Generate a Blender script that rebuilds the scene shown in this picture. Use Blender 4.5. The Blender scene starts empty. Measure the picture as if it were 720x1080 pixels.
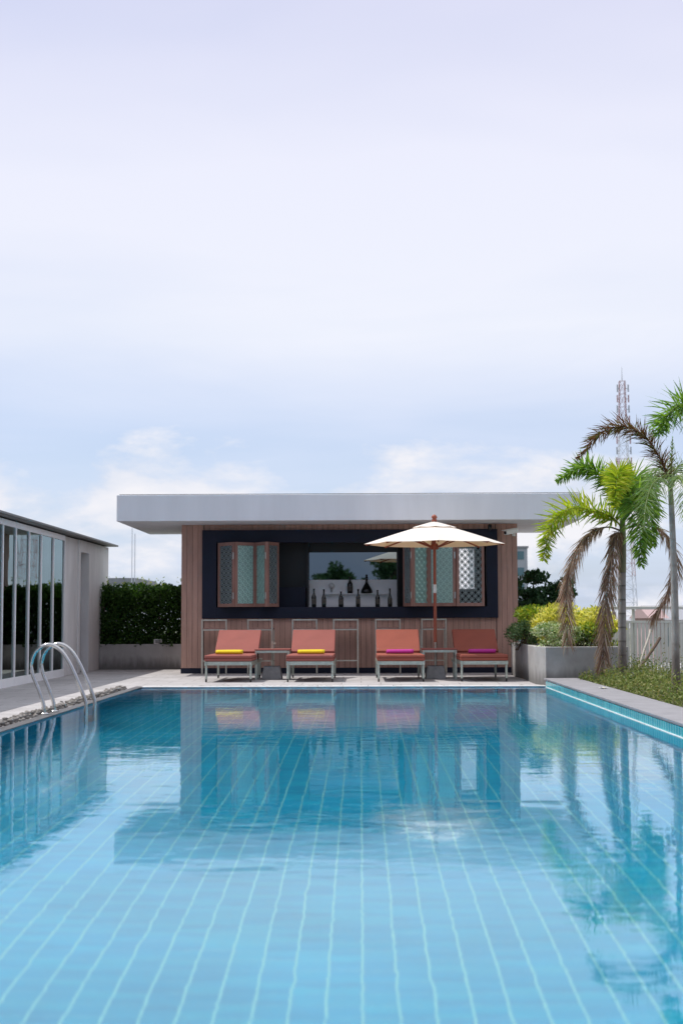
import bpy, math, random
import numpy as np
from mathutils import Vector, Matrix, noise as mnoise

random.seed(7)
RNG = np.random.default_rng(11)
R = math.radians
PI = math.pi
sc = bpy.context.scene
col = sc.collection

# ------------------------------------------------------------------ camera
cam_d = bpy.data.cameras.new('camera')
cam = bpy.data.objects.new('camera', cam_d)
col.objects.link(cam)
CAM_M = Matrix.Rotation(R(0.764), 3, 'Z') @ Matrix.Rotation(R(90 + 4.27), 3, 'X') @ Matrix.Rotation(R(-0.2), 3, 'Z')
cam.location = (0, 0, 1.0)
cam.rotation_euler = CAM_M.to_euler()
cam_d.sensor_fit = 'VERTICAL'
cam_d.sensor_height = 36
cam_d.sensor_width = 24
cam_d.lens = 50
cam_d.clip_start = 0.05
cam_d.clip_end = 6000
cam_d.dof.use_dof = True
cam_d.dof.focus_distance = 20.5
cam_d.dof.aperture_fstop = 2.6
sc.camera = cam


def at(px, py, Y):
    """world point on the vertical plane at distance Y seen at pixel px,py of the 720x1080 photo"""
    d = CAM_M @ Vector(((px - 360) / 1500, (540 - py) / 1500, -1))
    return Vector((0, 0, 1.0)) + d * (Y / d.y)


# ------------------------------------------------------------------ tagging
def tag(o, label=None, cat=None, group=None, kind=None):
    if label: o['label'] = label
    if cat: o['category'] = cat
    if group: o['group'] = group
    if kind: o['kind'] = kind
    return o


def thing(name, loc, label, cat, group=None, rz=0):
    o = bpy.data.objects.new(name, None)
    o.empty_display_size = 0.2
    o.location = loc
    o.rotation_euler = (0, 0, rz)
    col.objects.link(o)
    return tag(o, label, cat, group)


def copy_tree(o, parent=None):
    c = o.copy()
    col.objects.link(c)
    if parent is not None:
        c.parent = parent
    for ch in list(o.children):
        copy_tree(ch, c)
    return c


def root_off(p):
    v = Vector((0, 0, 0))
    while p is not None:
        v += p.location
        p = p.parent
    return v


# ------------------------------------------------------------------ mesh builder
class MB:
    def __init__(self):
        self.v = []
        self.f = []
        self.smooth = []

    def add(self, vs, fs, smooth=False):
        b = len(self.v)
        self.v.extend([tuple(p) for p in vs])
        for f in fs:
            self.f.append(tuple(i + b for i in f))
            self.smooth.append(smooth)
        return self

    def box(self, x0, x1, y0, y1, z0, z1):
        vs = [(x0, y0, z0), (x1, y0, z0), (x1, y1, z0), (x0, y1, z0), (x0, y0, z1), (x1, y0, z1), (x1, y1, z1), (x0, y1, z1)]
        return self.add(vs, [(0, 3, 2, 1), (4, 5, 6, 7), (0, 1, 5, 4), (1, 2, 6, 5), (2, 3, 7, 6), (3, 0, 4, 7)])

    def obox(self, c, ax, ay, az):
        """oriented box: centre and three half-axis vectors"""
        c, ax, ay, az = Vector(c), Vector(ax), Vector(ay), Vector(az)
        vs = []
        for sz in (-1, 1):
            for sx, sy in ((-1, -1), (1, -1), (1, 1), (-1, 1)):
                vs.append(c + ax * sx + ay * sy + az * sz)
        return self.add(vs, [(0, 3, 2, 1), (4, 5, 6, 7), (0, 1, 5, 4), (1, 2, 6, 5), (2, 3, 7, 6), (3, 0, 4, 7)])

    def tube(self, pts, r, seg=10, closed=False, cap=True):
        pts = [Vector(p) for p in pts]
        n = len(pts)
        rr = r if isinstance(r, (list, tuple)) else [r] * n
        up = None
        rings = []
        for i, p in enumerate(pts):
            if closed:
                t = pts[(i + 1) % n] - pts[i - 1]
            else:
                t = pts[min(i + 1, n - 1)] - pts[max(i - 1, 0)]
            if t.length < 1e-9:
                t = Vector((0, 0, 1))
            t.normalize()
            if up is None:
                up = t.orthogonal().normalized()
            u = up - t * up.dot(t)
            if u.length < 1e-6:
                u = t.orthogonal()
            u.normalize()
            up = u
            w = t.cross(u)
            rings.append([p + (u * math.cos(2 * PI * k / seg) + w * math.sin(2 * PI * k / seg)) * rr[i] for k in range(seg)])
        vs = [q for ring in rings for q in ring]
        fs = []
        m = n if closed else n - 1
        for i in range(m):
            a, b = i * seg, ((i + 1) % n) * seg
            for k in range(seg):
                k2 = (k + 1) % seg
                fs.append((a + k, a + k2, b + k2, b + k))
        self.add(vs, fs, True)
        if cap and not closed:
            self.add(rings[0], [tuple(range(seg - 1, -1, -1))])
            self.add(rings[-1], [tuple(range(seg))])
        return self

    def lathe(self, prof, c=(0, 0, 0), seg=24, smooth=True, sx=1, sy=1):
        vs = []
        for r_, z in prof:
            for k in range(seg):
                a = 2 * PI * k / seg
                vs.append((c[0] + r_ * sx * math.cos(a), c[1] + r_ * sy * math.sin(a), c[2] + z))
        fs = []
        for i in range(len(prof) - 1):
            for k in range(seg):
                k2 = (k + 1) % seg
                fs.append((i * seg + k, i * seg + k2, (i + 1) * seg + k2, (i + 1) * seg + k))
        fs.append(tuple(range(seg - 1, -1, -1)))
        fs.append(tuple((len(prof) - 1) * seg + k for k in range(seg)))
        return self.add(vs, fs, smooth)

    def prism(self, poly, z0, z1):
        n = len(poly)
        vs = [(p[0], p[1], z0) for p in poly] + [(p[0], p[1], z1) for p in poly]
        fs = [tuple(range(n - 1, -1, -1)), tuple(range(n, 2 * n))]
        for i in range(n):
            j = (i + 1) % n
            fs.append((i, j, n + j, n + i))
        return self.add(vs, fs)

    def build(self, name, mat, parent=None, bevel=0, bseg=2, world=True, origin=None, solid=0):
        me = bpy.data.meshes.new(name)
        vs = np.array(self.v, dtype=np.float64)
        if parent is not None:
            if world:
                vs = vs - np.array(root_off(parent))
            loc = (0, 0, 0)
        elif origin is not None:
            loc = origin
            vs = vs - np.array(loc)
        else:
            lo, hi = vs.min(0), vs.max(0)
            loc = ((lo[0] + hi[0]) / 2, (lo[1] + hi[1]) / 2, lo[2])
            vs = vs - np.array(loc)
        me.from_pydata(vs.tolist(), [], self.f)
        me.polygons.foreach_set('use_smooth', self.smooth)
        me.materials.append(mat)
        me.update()
        o = bpy.data.objects.new(name, me)
        o.location = loc
        col.objects.link(o)
        if parent is not None:
            o.parent = parent
        if solid:
            m = o.modifiers.new('solid', 'SOLIDIFY')
            m.thickness = solid
            m.offset = 0
        if bevel:
            m = o.modifiers.new('bevel', 'BEVEL')
            m.width = bevel
            m.segments = bseg
            m.limit_method = 'ANGLE'
            m.angle_limit = R(40)
            m.harden_normals = False
        return o


# ------------------------------------------------------------------ materials
class NT:
    """small helper round a node tree"""
    def __init__(self, m):
        self.m = m
        self.t = m.node_tree
        self.n = self.t.nodes
        self.l = self.t.links

    def new(self, typ, **kw):
        nd = self.n.new(typ)
        for k, v in kw.items():
            if k.startswith('i_'):
                key = k[2:]
                key = int(key) if key.isdigit() else key
                nd.inputs[key].default_value = v
            else:
                setattr(nd, k, v)
        return nd

    def link(self, a, b):
        self.l.new(a, b)

    def math(self, op, a, b=None, c=None, clamp=False):
        nd = self.n.new('ShaderNodeMath')
        nd.operation = op
        nd.use_clamp = clamp
        for i, x in enumerate((a, b, c)):
            if x is None: continue
            if isinstance(x, (int, float)):
                nd.inputs[i].default_value = x
            else:
                self.l.new(x, nd.inputs[i])
        return nd.outputs[0]

    def mix(self, fac, a, b, blend='MIX'):
        nd = self.n.new('ShaderNodeMix')
        nd.data_type = 'RGBA'
        nd.blend_type = blend
        for sock, x in ((nd.inputs[0], fac), (nd.inputs[6], a), (nd.inputs[7], b)):
            if isinstance(x, (int, float)):
                sock.default_value = x
            elif isinstance(x, (tuple, list)):
                sock.default_value = (x[0], x[1], x[2], 1)
            else:
                self.l.new(x, sock)
        return nd.outputs[2]

    def ramp(self, fac, stops, interp='LINEAR'):
        nd = self.n.new('ShaderNodeValToRGB')
        nd.color_ramp.interpolation = interp
        els = nd.color_ramp.elements
        while len(els) < len(stops):
            els.new(0.5)
        for e, (p, c) in zip(els, stops):
            e.position = p
            if isinstance(c, (int, float)):
                c = (c, c, c)
            e.color = (c[0], c[1], c[2], 1)
        self.l.new(fac, nd.inputs[0])
        return nd.outputs[0]

    def noise(self, vec, scale, detail=4, rough=0.55, distort=0.0):
        nd = self.n.new('ShaderNodeTexNoise')
        nd.inputs['Scale'].default_value = scale
        nd.inputs['Detail'].default_value = detail
        nd.inputs['Roughness'].default_value = rough
        nd.inputs['Distortion'].default_value = distort
        if vec is not None:
            self.l.new(vec, nd.inputs['Vector'])
        return nd.outputs[0]

    def mapping(self, vec, scale=(1, 1, 1), loc=(0, 0, 0), rot=(0, 0, 0)):
        nd = self.n.new('ShaderNodeMapping')
        nd.inputs['Scale'].default_value = scale
        nd.inputs['Location'].default_value = loc
        nd.inputs['Rotation'].default_value = rot
        self.l.new(vec, nd.inputs['Vector'])
        return nd.outputs[0]

    def bump(self, h, strength, dist, normal=None):
        nd = self.n.new('ShaderNodeBump')
        nd.inputs['Strength'].default_value = strength
        nd.inputs['Distance'].default_value = dist
        self.l.new(h, nd.inputs['Height'])
        if normal is not None:
            self.l.new(normal, nd.inputs['Normal'])
        return nd.outputs[0]


def newmat(name):
    m = bpy.data.materials.new(name)
    m.use_nodes = True
    m.node_tree.nodes.clear()
    t = NT(m)
    t.out = t.new('ShaderNodeOutputMaterial')
    return m, t


def pmat(name, color, rough=0.6, metal=0.0, var=0.12, scale=6.0, bump=0.0, bscale=60.0, stretch=(1, 1, 1), spec=0.5, color2=None, coat=0.0):
    """painted / plain surface with real unevenness of colour and of roughness"""
    m, t = newmat(name)
    p = t.new('ShaderNodeBsdfPrincipled')
    tc = t.new('ShaderNodeTexCoord').outputs['Object']
    mp = t.mapping(tc, stretch)
    n1 = t.noise(mp, scale, 5, 0.6)
    c2 = color2 or tuple(c * (1 - var * 1.6) for c in color)
    c1 = tuple(min(1, c * (1 + var * 0.6)) for c in color)
    t.link(t.ramp(n1, [(0.3, c2), (0.68, c1)]), p.inputs['Base Color'])
    rr = t.math('MULTIPLY_ADD', n1, 0.25, rough - 0.12, clamp=True)
    t.link(rr, p.inputs['Roughness'])
    p.inputs['Metallic'].default_value = metal
    p.inputs['Specular IOR Level'].default_value = spec
    p.inputs['Coat Weight'].default_value = coat
    if bump:
        t.link(t.bump(t.noise(mp, bscale, 4, 0.6), 1.0, bump), p.inputs['Normal'])
    t.link(p.outputs[0], t.out.inputs[0])
    return m


def leafmat(name, cols, trans=0.35, rough=0.5, gloss=0.25):
    """leaf: colour differs leaf by leaf, light comes through"""
    m, t = newmat(name)
    g = t.new('ShaderNodeNewGeometry')
    n = len(cols)
    c = t.ramp(g.outputs['Random Per Island'], [((i + 0.0) / max(1, n - 1), cc) for i, cc in enumerate(cols)])
    tc = t.new('ShaderNodeTexCoord').outputs['Object']
    nz = t.noise(tc, 2.2, 3)
    c = t.mix(1.0, c, t.ramp(nz, [(0.3, (0.72, 0.75, 0.7)), (0.7, (1.15, 1.12, 1.05))]), 'MULTIPLY')
    p = t.new('ShaderNodeBsdfPrincipled')
    p.inputs['Roughness'].default_value = rough
    p.inputs['Specular IOR Level'].default_value = gloss
    t.link(c, p.inputs['Base Color'])
    tr = t.new('ShaderNodeBsdfTranslucent')
    t.link(t.mix(1.0, c, (1.35, 1.35, 0.7), 'MULTIPLY'), tr.inputs['Color'])
    mx = t.new('ShaderNodeMixShader')
    mx.inputs[0].default_value = trans
    t.link(p.outputs[0], mx.inputs[1])
    t.link(tr.outputs[0], mx.inputs[2])
    t.link(mx.outputs[0], t.out.inputs[0])
    return m


M = {}
M['white_render'] = pmat('white_render', (0.74, 0.77, 0.82), 0.75, var=0.05, scale=1.1, stretch=(2.2, 2.2, 0.35), bump=0.0006, bscale=90)
M['grey_wall'] = pmat('grey_wall', (0.74, 0.73, 0.73), 0.8, var=0.09, scale=1.4, stretch=(1.6, 1.6, 0.6), bump=0.0008, bscale=70)
M['wood_cladding'] = pmat('wood_cladding', (0.50, 0.30, 0.24), 0.6, var=0.13, scale=5, stretch=(3, 3, 0.35), bump=0.0012, bscale=18)
def board_tone(m):
    t = NT(m)
    p = [n for n in t.n if n.type == 'BSDF_PRINCIPLED'][0]
    src = p.inputs['Base Color'].links[0].from_socket
    g = t.new('ShaderNodeNewGeometry')
    t.link(t.mix(1.0, src, t.ramp(g.outputs['Random Per Island'], [(0, (0.92, 0.90, 0.89)), (1, (1.05, 1.03, 1.02))]), 'MULTIPLY'), p.inputs['Base Color'])
board_tone(M['wood_cladding'])
M['groove_backing'] = pmat('groove_backing', (0.12, 0.07, 0.055), 0.8)
M['navy_paint'] = pmat('navy_paint', (0.012, 0.016, 0.036), 0.5, var=0.1, scale=3, spec=0.25)
M['bar_black'] = pmat('bar_black', (0.012, 0.012, 0.014), 0.45, var=0.1)
M['white_panel'] = pmat('white_panel', (0.92, 0.91, 0.90), 0.3, var=0.03, scale=2)
M['steel'] = pmat('steel', (0.56, 0.56, 0.55), 0.14, 1.0, var=0.05, scale=14)
M['frame_metal'] = pmat('frame_metal', (0.50, 0.54, 0.48), 0.38, 0.75, var=0.12, scale=20)
M['stool_metal'] = pmat('stool_metal', (0.55, 0.52, 0.45), 0.35, 0.8, var=0.1, scale=20)
M['terracotta'] = pmat('terracotta', (0.315, 0.098, 0.072), 0.85, spec=0.15, var=0.06, scale=4, bump=0.0006, bscale=300)
M['terracotta_faded'] = pmat('terracotta_faded', (0.305, 0.108, 0.092), 0.85, spec=0.15, var=0.06, scale=4, bump=0.0006, bscale=300)  # slightly pinker and duller than the plain terracotta
M['terracotta_dark'] = pmat('terracotta_dark', (0.16, 0.035, 0.024), 0.85, spec=0.15)
M['terracotta_faded_dark'] = pmat('terracotta_faded_dark', (0.16, 0.042, 0.034), 0.85, spec=0.15)
M['towel_yellow'] = pmat('towel_yellow', (0.78, 0.58, 0.02), 0.95, var=0.08, scale=40, bump=0.002, bscale=160)
M['towel_magenta'] = pmat('towel_magenta', (0.46, 0.035, 0.27), 0.95, var=0.08, scale=40, bump=0.002, bscale=160)
M['red_teak'] = pmat('red_teak', (0.34, 0.085, 0.045), 0.45, var=0.18, scale=7, stretch=(4, 4, 0.4))
M['concrete_block'] = pmat('concrete_block', (0.30, 0.30, 0.31), 0.85, var=0.15, scale=14, bump=0.0015, bscale=120)
M['white_frame'] = pmat('white_frame', (0.90, 0.90, 0.92), 0.4, var=0.02)
M['roof_metal'] = pmat('roof_metal', (0.20, 0.20, 0.20), 0.5, 0.3, var=0.1)
M['door_grey'] = pmat('door_grey', (0.26, 0.26, 0.29), 0.5, var=0.06)
M['curb_stone'] = pmat('curb_stone', (0.26, 0.255, 0.275), 0.75, var=0.12, scale=5, bump=0.0012, bscale=90)
M['fence_paint'] = pmat('fence_paint', (0.74, 0.76, 0.72), 0.5, var=0.06, scale=5)
M['soil'] = pmat('soil', (0.07, 0.05, 0.035), 0.95, var=0.3, scale=12, bump=0.01, bscale=40)
M['white_plastic'] = pmat('white_plastic', (0.8, 0.8, 0.78), 0.4, var=0.03)
M['dark_plastic'] = pmat('dark_plastic', (0.02, 0.02, 0.022), 0.4)
M['bottle_glass'] = pmat('bottle_glass', (0.012, 0.014, 0.012), 0.12, var=0.05, spec=0.6)
M['paper_label'] = pmat('paper_label', (0.09, 0.08, 0.065), 0.6)
M['stake_pale'] = pmat('stake_pale', (0.62, 0.58, 0.52), 0.85, var=0.15, scale=10)
M['stake_dark'] = pmat('stake_dark', (0.13, 0.085, 0.06), 0.85, var=0.25, scale=10)
M['pebble'] = pmat('pebble', (0.27, 0.25, 0.235), 0.8, var=0.45, scale=9)
M['lattice_pale'] = pmat('lattice_pale', (0.36, 0.56, 0.52), 0.4, var=0.08)
M['lattice'] = pmat('lattice', (0.27, 0.33, 0.34), 0.5, var=0.08)
M['shutter_wood'] = pmat('shutter_wood', (0.35, 0.19, 0.155), 0.5, var=0.15, scale=6, stretch=(4, 4, 0.4))
M['hinge_metal'] = pmat('hinge_metal', (0.6, 0.6, 0.58), 0.35, 0.9)
M['grout_cap'] = pmat('grout_cap', (0.62, 0.60, 0.60), 0.7, var=0.12, scale=6)
M['bark'] = pmat('bark', (0.16, 0.12, 0.09), 0.9, var=0.3, scale=10, bump=0.01, bscale=25)
M['interior_floor'] = pmat('interior_floor', (0.06, 0.09, 0.09), 0.5)
M['interior_wall'] = pmat('interior_wall', (0.42, 0.56, 0.53), 0.8)
M['curtain'] = pmat('curtain', (0.35, 0.28, 0.20), 0.9, var=0.15, scale=3, stretch=(8, 8, 0.2))

M['leaf_hedge'] = leafmat('leaf_hedge', [(0.018, 0.05, 0.014), (0.04, 0.10, 0.022), (0.085, 0.18, 0.035)], 0.3)
M['leaf_tree'] = leafmat('leaf_tree', [(0.02, 0.06, 0.03), (0.04, 0.105, 0.05), (0.075, 0.16, 0.075)], 0.3)
M['leaf_yellow'] = leafmat('leaf_yellow', [(0.30, 0.38, 0.06), (0.70, 0.66, 0.15), (0.88, 0.83, 0.34), (0.80, 0.76, 0.26)], 0.5)
M['leaf_croton_green'] = leafmat('leaf_croton_green', [(0.10, 0.20, 0.02), (0.24, 0.36, 0.04), (0.62, 0.60, 0.08)], 0.35)
M['leaf_variegated'] = leafmat('leaf_variegated', [(0.10, 0.20, 0.06), (0.26, 0.38, 0.14), (0.62, 0.68, 0.46), (0.80, 0.84, 0.70)], 0.25)
M['leaf_grey'] = leafmat('leaf_grey', [(0.05, 0.12, 0.05), (0.13, 0.22, 0.09), (0.26, 0.34, 0.20)], 0.25)
M['leaf_cover'] = leafmat('leaf_cover', [(0.07, 0.12, 0.03), (0.15, 0.21, 0.055), (0.26, 0.32, 0.11), (0.34, 0.31, 0.15)], 0.3)
M['leaf_palm'] = leafmat('leaf_palm', [(0.08, 0.18, 0.035), (0.15, 0.29, 0.04), (0.24, 0.40, 0.06)], 0.45)
M['leaf_palm_yellow'] = leafmat('leaf_palm_yellow', [(0.20, 0.34, 0.03), (0.36, 0.46, 0.04), (0.50, 0.52, 0.06)], 0.45)
M['leaf_palm_bluish'] = leafmat('leaf_palm_bluish', [(0.12, 0.20, 0.10), (0.19, 0.29, 0.13), (0.28, 0.38, 0.17)], 0.4)
M['leaf_dead'] = leafmat('leaf_dead', [(0.20, 0.11, 0.09), (0.40, 0.27, 0.22), (0.60, 0.46, 0.40)], 0.2, 0.8, 0.1)
M['leaf_dying'] = leafmat('leaf_dying', [(0.12, 0.05, 0.03), (0.21, 0.10, 0.055), (0.10, 0.13, 0.04)], 0.25, 0.7, 0.1)
M['rachis_green'] = pmat('rachis_green', (0.16, 0.22, 0.06), 0.5)
M['rachis_dead'] = pmat('rachis_dead', (0.24, 0.16, 0.12), 0.8)
M['crownshaft'] = pmat('crownshaft', (0.19, 0.19, 0.10), 0.45, var=0.2, scale=5, stretch=(1, 1, 0.3))


def trunkmat(name='palm_trunk', pitch=0.19, depth=1.0):
    m, t = newmat(name)
    p = t.new('ShaderNodeBsdfPrincipled')
    tc = t.new('ShaderNodeTexCoord').outputs['Object']
    sep = t.new('ShaderNodeSeparateXYZ')
    t.link(tc, sep.inputs[0])
    nz = t.noise(tc, 5, 5, 0.65)
    zz = t.math('MULTIPLY_ADD', nz, 0.03, sep.outputs['Z'])
    ring = t.math('FRACT', t.math('DIVIDE', zz, pitch))
    line = t.ramp(ring, [(0.0, (0.09, 0.085, 0.08)), (0.06, (0.10, 0.095, 0.085)), (0.14, (0.36, 0.34, 0.33)), (0.9, (0.30, 0.285, 0.27)), (1.0, (0.2, 0.19, 0.18))])
    line = t.mix(depth, (0.36, 0.335, 0.31), line)
    low = t.math('MULTIPLY', t.math('SUBTRACT', t.math('MULTIPLY_ADD', nz, 0.5, 0.45), sep.outputs['Z']), 2.2, clamp=True)
    line = t.mix(low, line, (0.15, 0.12, 0.10))
    c = t.mix(1.0, line, t.ramp(t.noise(t.mapping(tc, (1, 1, 0.35)), 9, 6, 0.7), [(0.3, 0.6), (0.7, 1.25)]), 'MULTIPLY')
    t.link(c, p.inputs['Base Color'])
    p.inputs['Roughness'].default_value = 0.85
    t.link(t.bump(t.math('ADD', ring, nz), 0.6, 0.008), p.inputs['Normal'])
    t.link(p.outputs[0], t.out.inputs[0])
    return m
M['palm_trunk'] = trunkmat('palm_trunk', 0.2, 0.8)
M['palm_trunk_smooth'] = trunkmat('palm_trunk_smooth', 0.31, 0.25)


def deckmat():
    m, t = newmat('deck_stone')
    p = t.new('ShaderNodeBsdfPrincipled')
    tc = t.new('ShaderNodeTexCoord').outputs['Object']
    br = t.new('ShaderNodeTexBrick')
    br.offset = 0.5
    br.inputs['Scale'].default_value = 1.0
    br.inputs['Brick Width'].default_value = 0.6
    br.inputs['Row Height'].default_value = 0.6
    br.inputs['Mortar Size'].default_value = 0.006
    br.inputs['Color1'].default_value = (0.49, 0.475, 0.48, 1)
    br.inputs['Color2'].default_value = (0.43, 0.415, 0.42, 1)
    br.inputs['Mortar'].default_value = (0.22, 0.21, 0.21, 1)
    t.link(tc, br.inputs['Vector'])
    n1 = t.noise(tc, 1.7, 6, 0.65)
    n2 = t.noise(tc, 22, 4, 0.7)
    c = t.mix(1.0, br.outputs[0], t.ramp(n1, [(0.28, (0.78, 0.77, 0.76)), (0.62, (1.06, 1.05, 1.05))]), 'MULTIPLY')
    c = t.mix(1.0, c, t.ramp(n2, [(0.3, 0.90), (0.7, 1.05)]), 'MULTIPLY')
    n4 = t.noise(tc, 3.1, 5, 0.6)
    c = t.mix(t.math('MULTIPLY', t.math('SUBTRACT', n4, 0.60), 6.0, clamp=True), c, (0.27, 0.26, 0.26))
    t.link(c, p.inputs['Base Color'])
    t.link(t.math('MULTIPLY_ADD', n1, 0.3, 0.5), p.inputs['Roughness'])
    t.link(t.bump(t.math('SUBTRACT', n2, t.math('MULTIPLY', br.outputs['Fac'], 2.0)), 0.5, 0.003), p.inputs['Normal'])
    t.link(p.outputs[0], t.out.inputs[0])
    return m
M['deck_stone'] = deckmat()


def concretemat():
    m, t = newmat('planter_concrete')
    p = t.new('ShaderNodeBsdfPrincipled')
    tc = t.new('ShaderNodeTexCoord').outputs['Object']
    sep = t.new('ShaderNodeSeparateXYZ')
    t.link(tc, sep.inputs[0])
    n1 = t.noise(tc, 2.5, 6, 0.65)
    n2 = t.noise(t.mapping(tc, (6, 6, 0.8)), 2.0, 5, 0.6)
    c = t.ramp(n1, [(0.25, (0.30, 0.29, 0.285)), (0.7, (0.46, 0.455, 0.45))])
    # water stains that crept up from the wet ground
    st = t.math('SUBTRACT', t.math('MULTIPLY_ADD', n2, 0.35, 0.08), sep.outputs['Z'])
    st = t.math('MULTIPLY', st, 5.0, clamp=True)
    c = t.mix(st, c, (0.17, 0.165, 0.16))
    t.link(c, p.inputs['Base Color'])
    p.inputs['Roughness'].default_value = 0.85
    t.link(t.bump(t.noise(tc, 60, 4, 0.7), 0.6, 0.002), p.inputs['Normal'])
    t.link(p.outputs[0], t.out.inputs[0])
    return m
M['planter_concrete'] = concretemat()

TILE = 0.128


def poolmat():
    m, t = newmat('pool_tiles')
    p = t.new('ShaderNodeBsdfPrincipled')
    tc = t.new('ShaderNodeTexCoord').outputs['Object']
    sep = t.new('ShaderNodeSeparateXYZ')
    t.link(tc, sep.inputs[0])
    g = t.new('ShaderNodeNewGeometry')
    sn = t.new('ShaderNodeSeparateXYZ')
    t.link(g.outputs['Normal'], sn.inputs[0])
    isx = t.math('GREATER_THAN', t.math('ABSOLUTE', sn.outputs['X']), 0.5)
    isz = t.math('GREATER_THAN', t.math('ABSOLUTE', sn.outputs['Z']), 0.5)
    mu = t.new('ShaderNodeMix'); mu.data_type = 'FLOAT'
    t.link(isx, mu.inputs[0]); t.link(sep.outputs['X'], mu.inputs[2]); t.link(sep.outputs['Y'], mu.inputs[3])
    mv = t.new('ShaderNodeMix'); mv.data_type = 'FLOAT'
    t.link(isz, mv.inputs[0]); t.link(sep.outputs['Z'], mv.inputs[2]); t.link(sep.outputs['Y'], mv.inputs[3])
    u, v = mu.outputs[0], mv.outputs[0]
    us = t.math('DIVIDE', u, TILE)
    vs = t.math('DIVIDE', v, TILE)
    du = t.math('ABSOLUTE', t.math('SUBTRACT', us, t.math('ROUND', us)))
    dv = t.math('ABSOLUTE', t.math('SUBTRACT', vs, t.math('ROUND', vs)))
    lu = t.math('SUBTRACT', 1.0, t.math('DIVIDE', t.math('SUBTRACT', du, 0.026), 0.022, clamp=True))
    lv = t.math('SUBTRACT', 1.0, t.math('DIVIDE', t.math('SUBTRACT', dv, 0.022), 0.03, clamp=True))
    lv = t.math('MULTIPLY', lv, 0.22)
    line = t.math('MAXIMUM', lu, lv)
    comb = t.new('ShaderNodeCombineXYZ')
    t.link(t.math('FLOOR', us), comb.inputs[0]); t.link(t.math('FLOOR', t.math('MULTIPLY', vs, 2.0)), comb.inputs[1])
    wn = t.new('ShaderNodeTexWhiteNoise'); wn.noise_dimensions = '3D'
    t.link(comb.outputs[0], wn.inputs['Vector'])
    tile = t.ramp(wn.outputs['Value'], [(0.0, (0.001, 0.365, 0.62)), (0.5, (0.001, 0.41, 0.67)), (1.0, (0.005, 0.47, 0.69))])
    n1 = t.noise(tc, 0.9, 4)
    tile = t.mix(1.0, tile, t.ramp(n1, [(0.3, 0.85), (0.7, 1.12)]), 'MULTIPLY')
    c = t.mix(line, tile, (0.22, 0.68, 0.72))
    t.link(c, p.inputs['Base Color'])
    p.inputs['Roughness'].default_value = 0.35
    t.link(p.outputs[0], t.out.inputs[0])
    return m
M['pool_tiles'] = poolmat()


def curbtilemat():
    """turquoise mosaic of the raised pool rim: small upright tiles with pale joints"""
    m, t = newmat('rim_tiles')
    p = t.new('ShaderNodeBsdfPrincipled')
    tc = t.new('ShaderNodeTexCoord').outputs['Object']
    sep = t.new('ShaderNodeSeparateXYZ')
    t.link(tc, sep.inputs[0])
    us = t.math('DIVIDE', sep.outputs['Y'], 0.10)
    du = t.math('ABSOLUTE', t.math('SUBTRACT', us, t.math('ROUND', us)))
    line = t.math('SUBTRACT', 1.0, t.math('DIVIDE', t.math('SUBTRACT', du, 0.04), 0.03, clamp=True))
    wn = t.new('ShaderNodeTexWhiteNoise'); wn.noise_dimensions = '1D'
    t.link(t.math('FLOOR', us), wn.inputs['W'])
    tile = t.ramp(wn.outputs['Value'], [(0, (0.03, 0.33, 0.40)), (1, (0.08, 0.46, 0.50))])
    t.link(t.mix(line, tile, (0.45, 0.72, 0.70)), p.inputs['Base Color'])
    p.inputs['Roughness'].default_value = 0.25
    t.link(p.outputs[0], t.out.inputs[0])
    return m
M['rim_tiles'] = curbtilemat()


def watermat():
    m, t = newmat('pool_water')
    tc = t.new('ShaderNodeTexCoord').outputs['Object']
    g = t.new('ShaderNodeBsdfGlass')
    g.inputs['IOR'].default_value = 1.333
    g.inputs['Roughness'].default_value = 0.0
    g.inputs['Color'].default_value = (0.97, 1, 1, 1)
    mp = t.mapping(tc, (1.0, 1.5, 1.0))
    n1 = t.noise(mp, 2.2, 2, 0.5, 0.6)
    n2 = t.noise(t.mapping(tc, (1, 1.6, 1), (3, 7, 1), (0, 0, 0.3)), 6.5, 3, 0.55, 0.8)
    patch = t.ramp(t.noise(tc, 0.5, 2), [(0.38, 0.35), (0.62, 1.0)])
    h = t.math('ADD', t.math('MULTIPLY', n1, 0.0017), t.math('MULTIPLY', t.math('MULTIPLY', n2, 0.0008), patch))
    t.link(t.bump(h, 1.0, 1.0), g.inputs['Normal'])
    t.link(g.outputs[0], t.out.inputs[0])
    return m
M['pool_water'] = watermat()


def glassmat(name, tint=(0.75, 0.9, 0.85), refl=1.0, ior=1.5):
    m, t = newmat(name)
    tr = t.new('ShaderNodeBsdfTransparent')
    tr.inputs[0].default_value = (*tint, 1)
    gl = t.new('ShaderNodeBsdfGlossy')
    gl.inputs['Roughness'].default_value = 0.01
    gl.inputs['Color'].default_value = (0.72, 0.86, 0.86, 1)
    tc = t.new('ShaderNodeTexCoord').outputs['Object']
    t.link(t.bump(t.noise(tc, 1.2, 2), 1.0, 0.0015), gl.inputs['Normal'])
    fr = t.new('ShaderNodeFresnel')
    fr.inputs[0].default_value = ior
    mx = t.new('ShaderNodeMixShader')
    t.link(t.math('MULTIPLY', fr.outputs[0], refl, clamp=True), mx.inputs[0])
    t.link(tr.outputs[0], mx.inputs[1])
    t.link(gl.outputs[0], mx.inputs[2])
    t.link(mx.outputs[0], t.out.inputs[0])
    return m
M['window_glass'] = glassmat('window_glass', (0.62, 0.82, 0.76), 1.4, 1.55)
M['far_glass'] = pmat('far_glass', (0.12, 0.22, 0.26), 0.2, var=0.15, scale=0.3)


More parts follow.
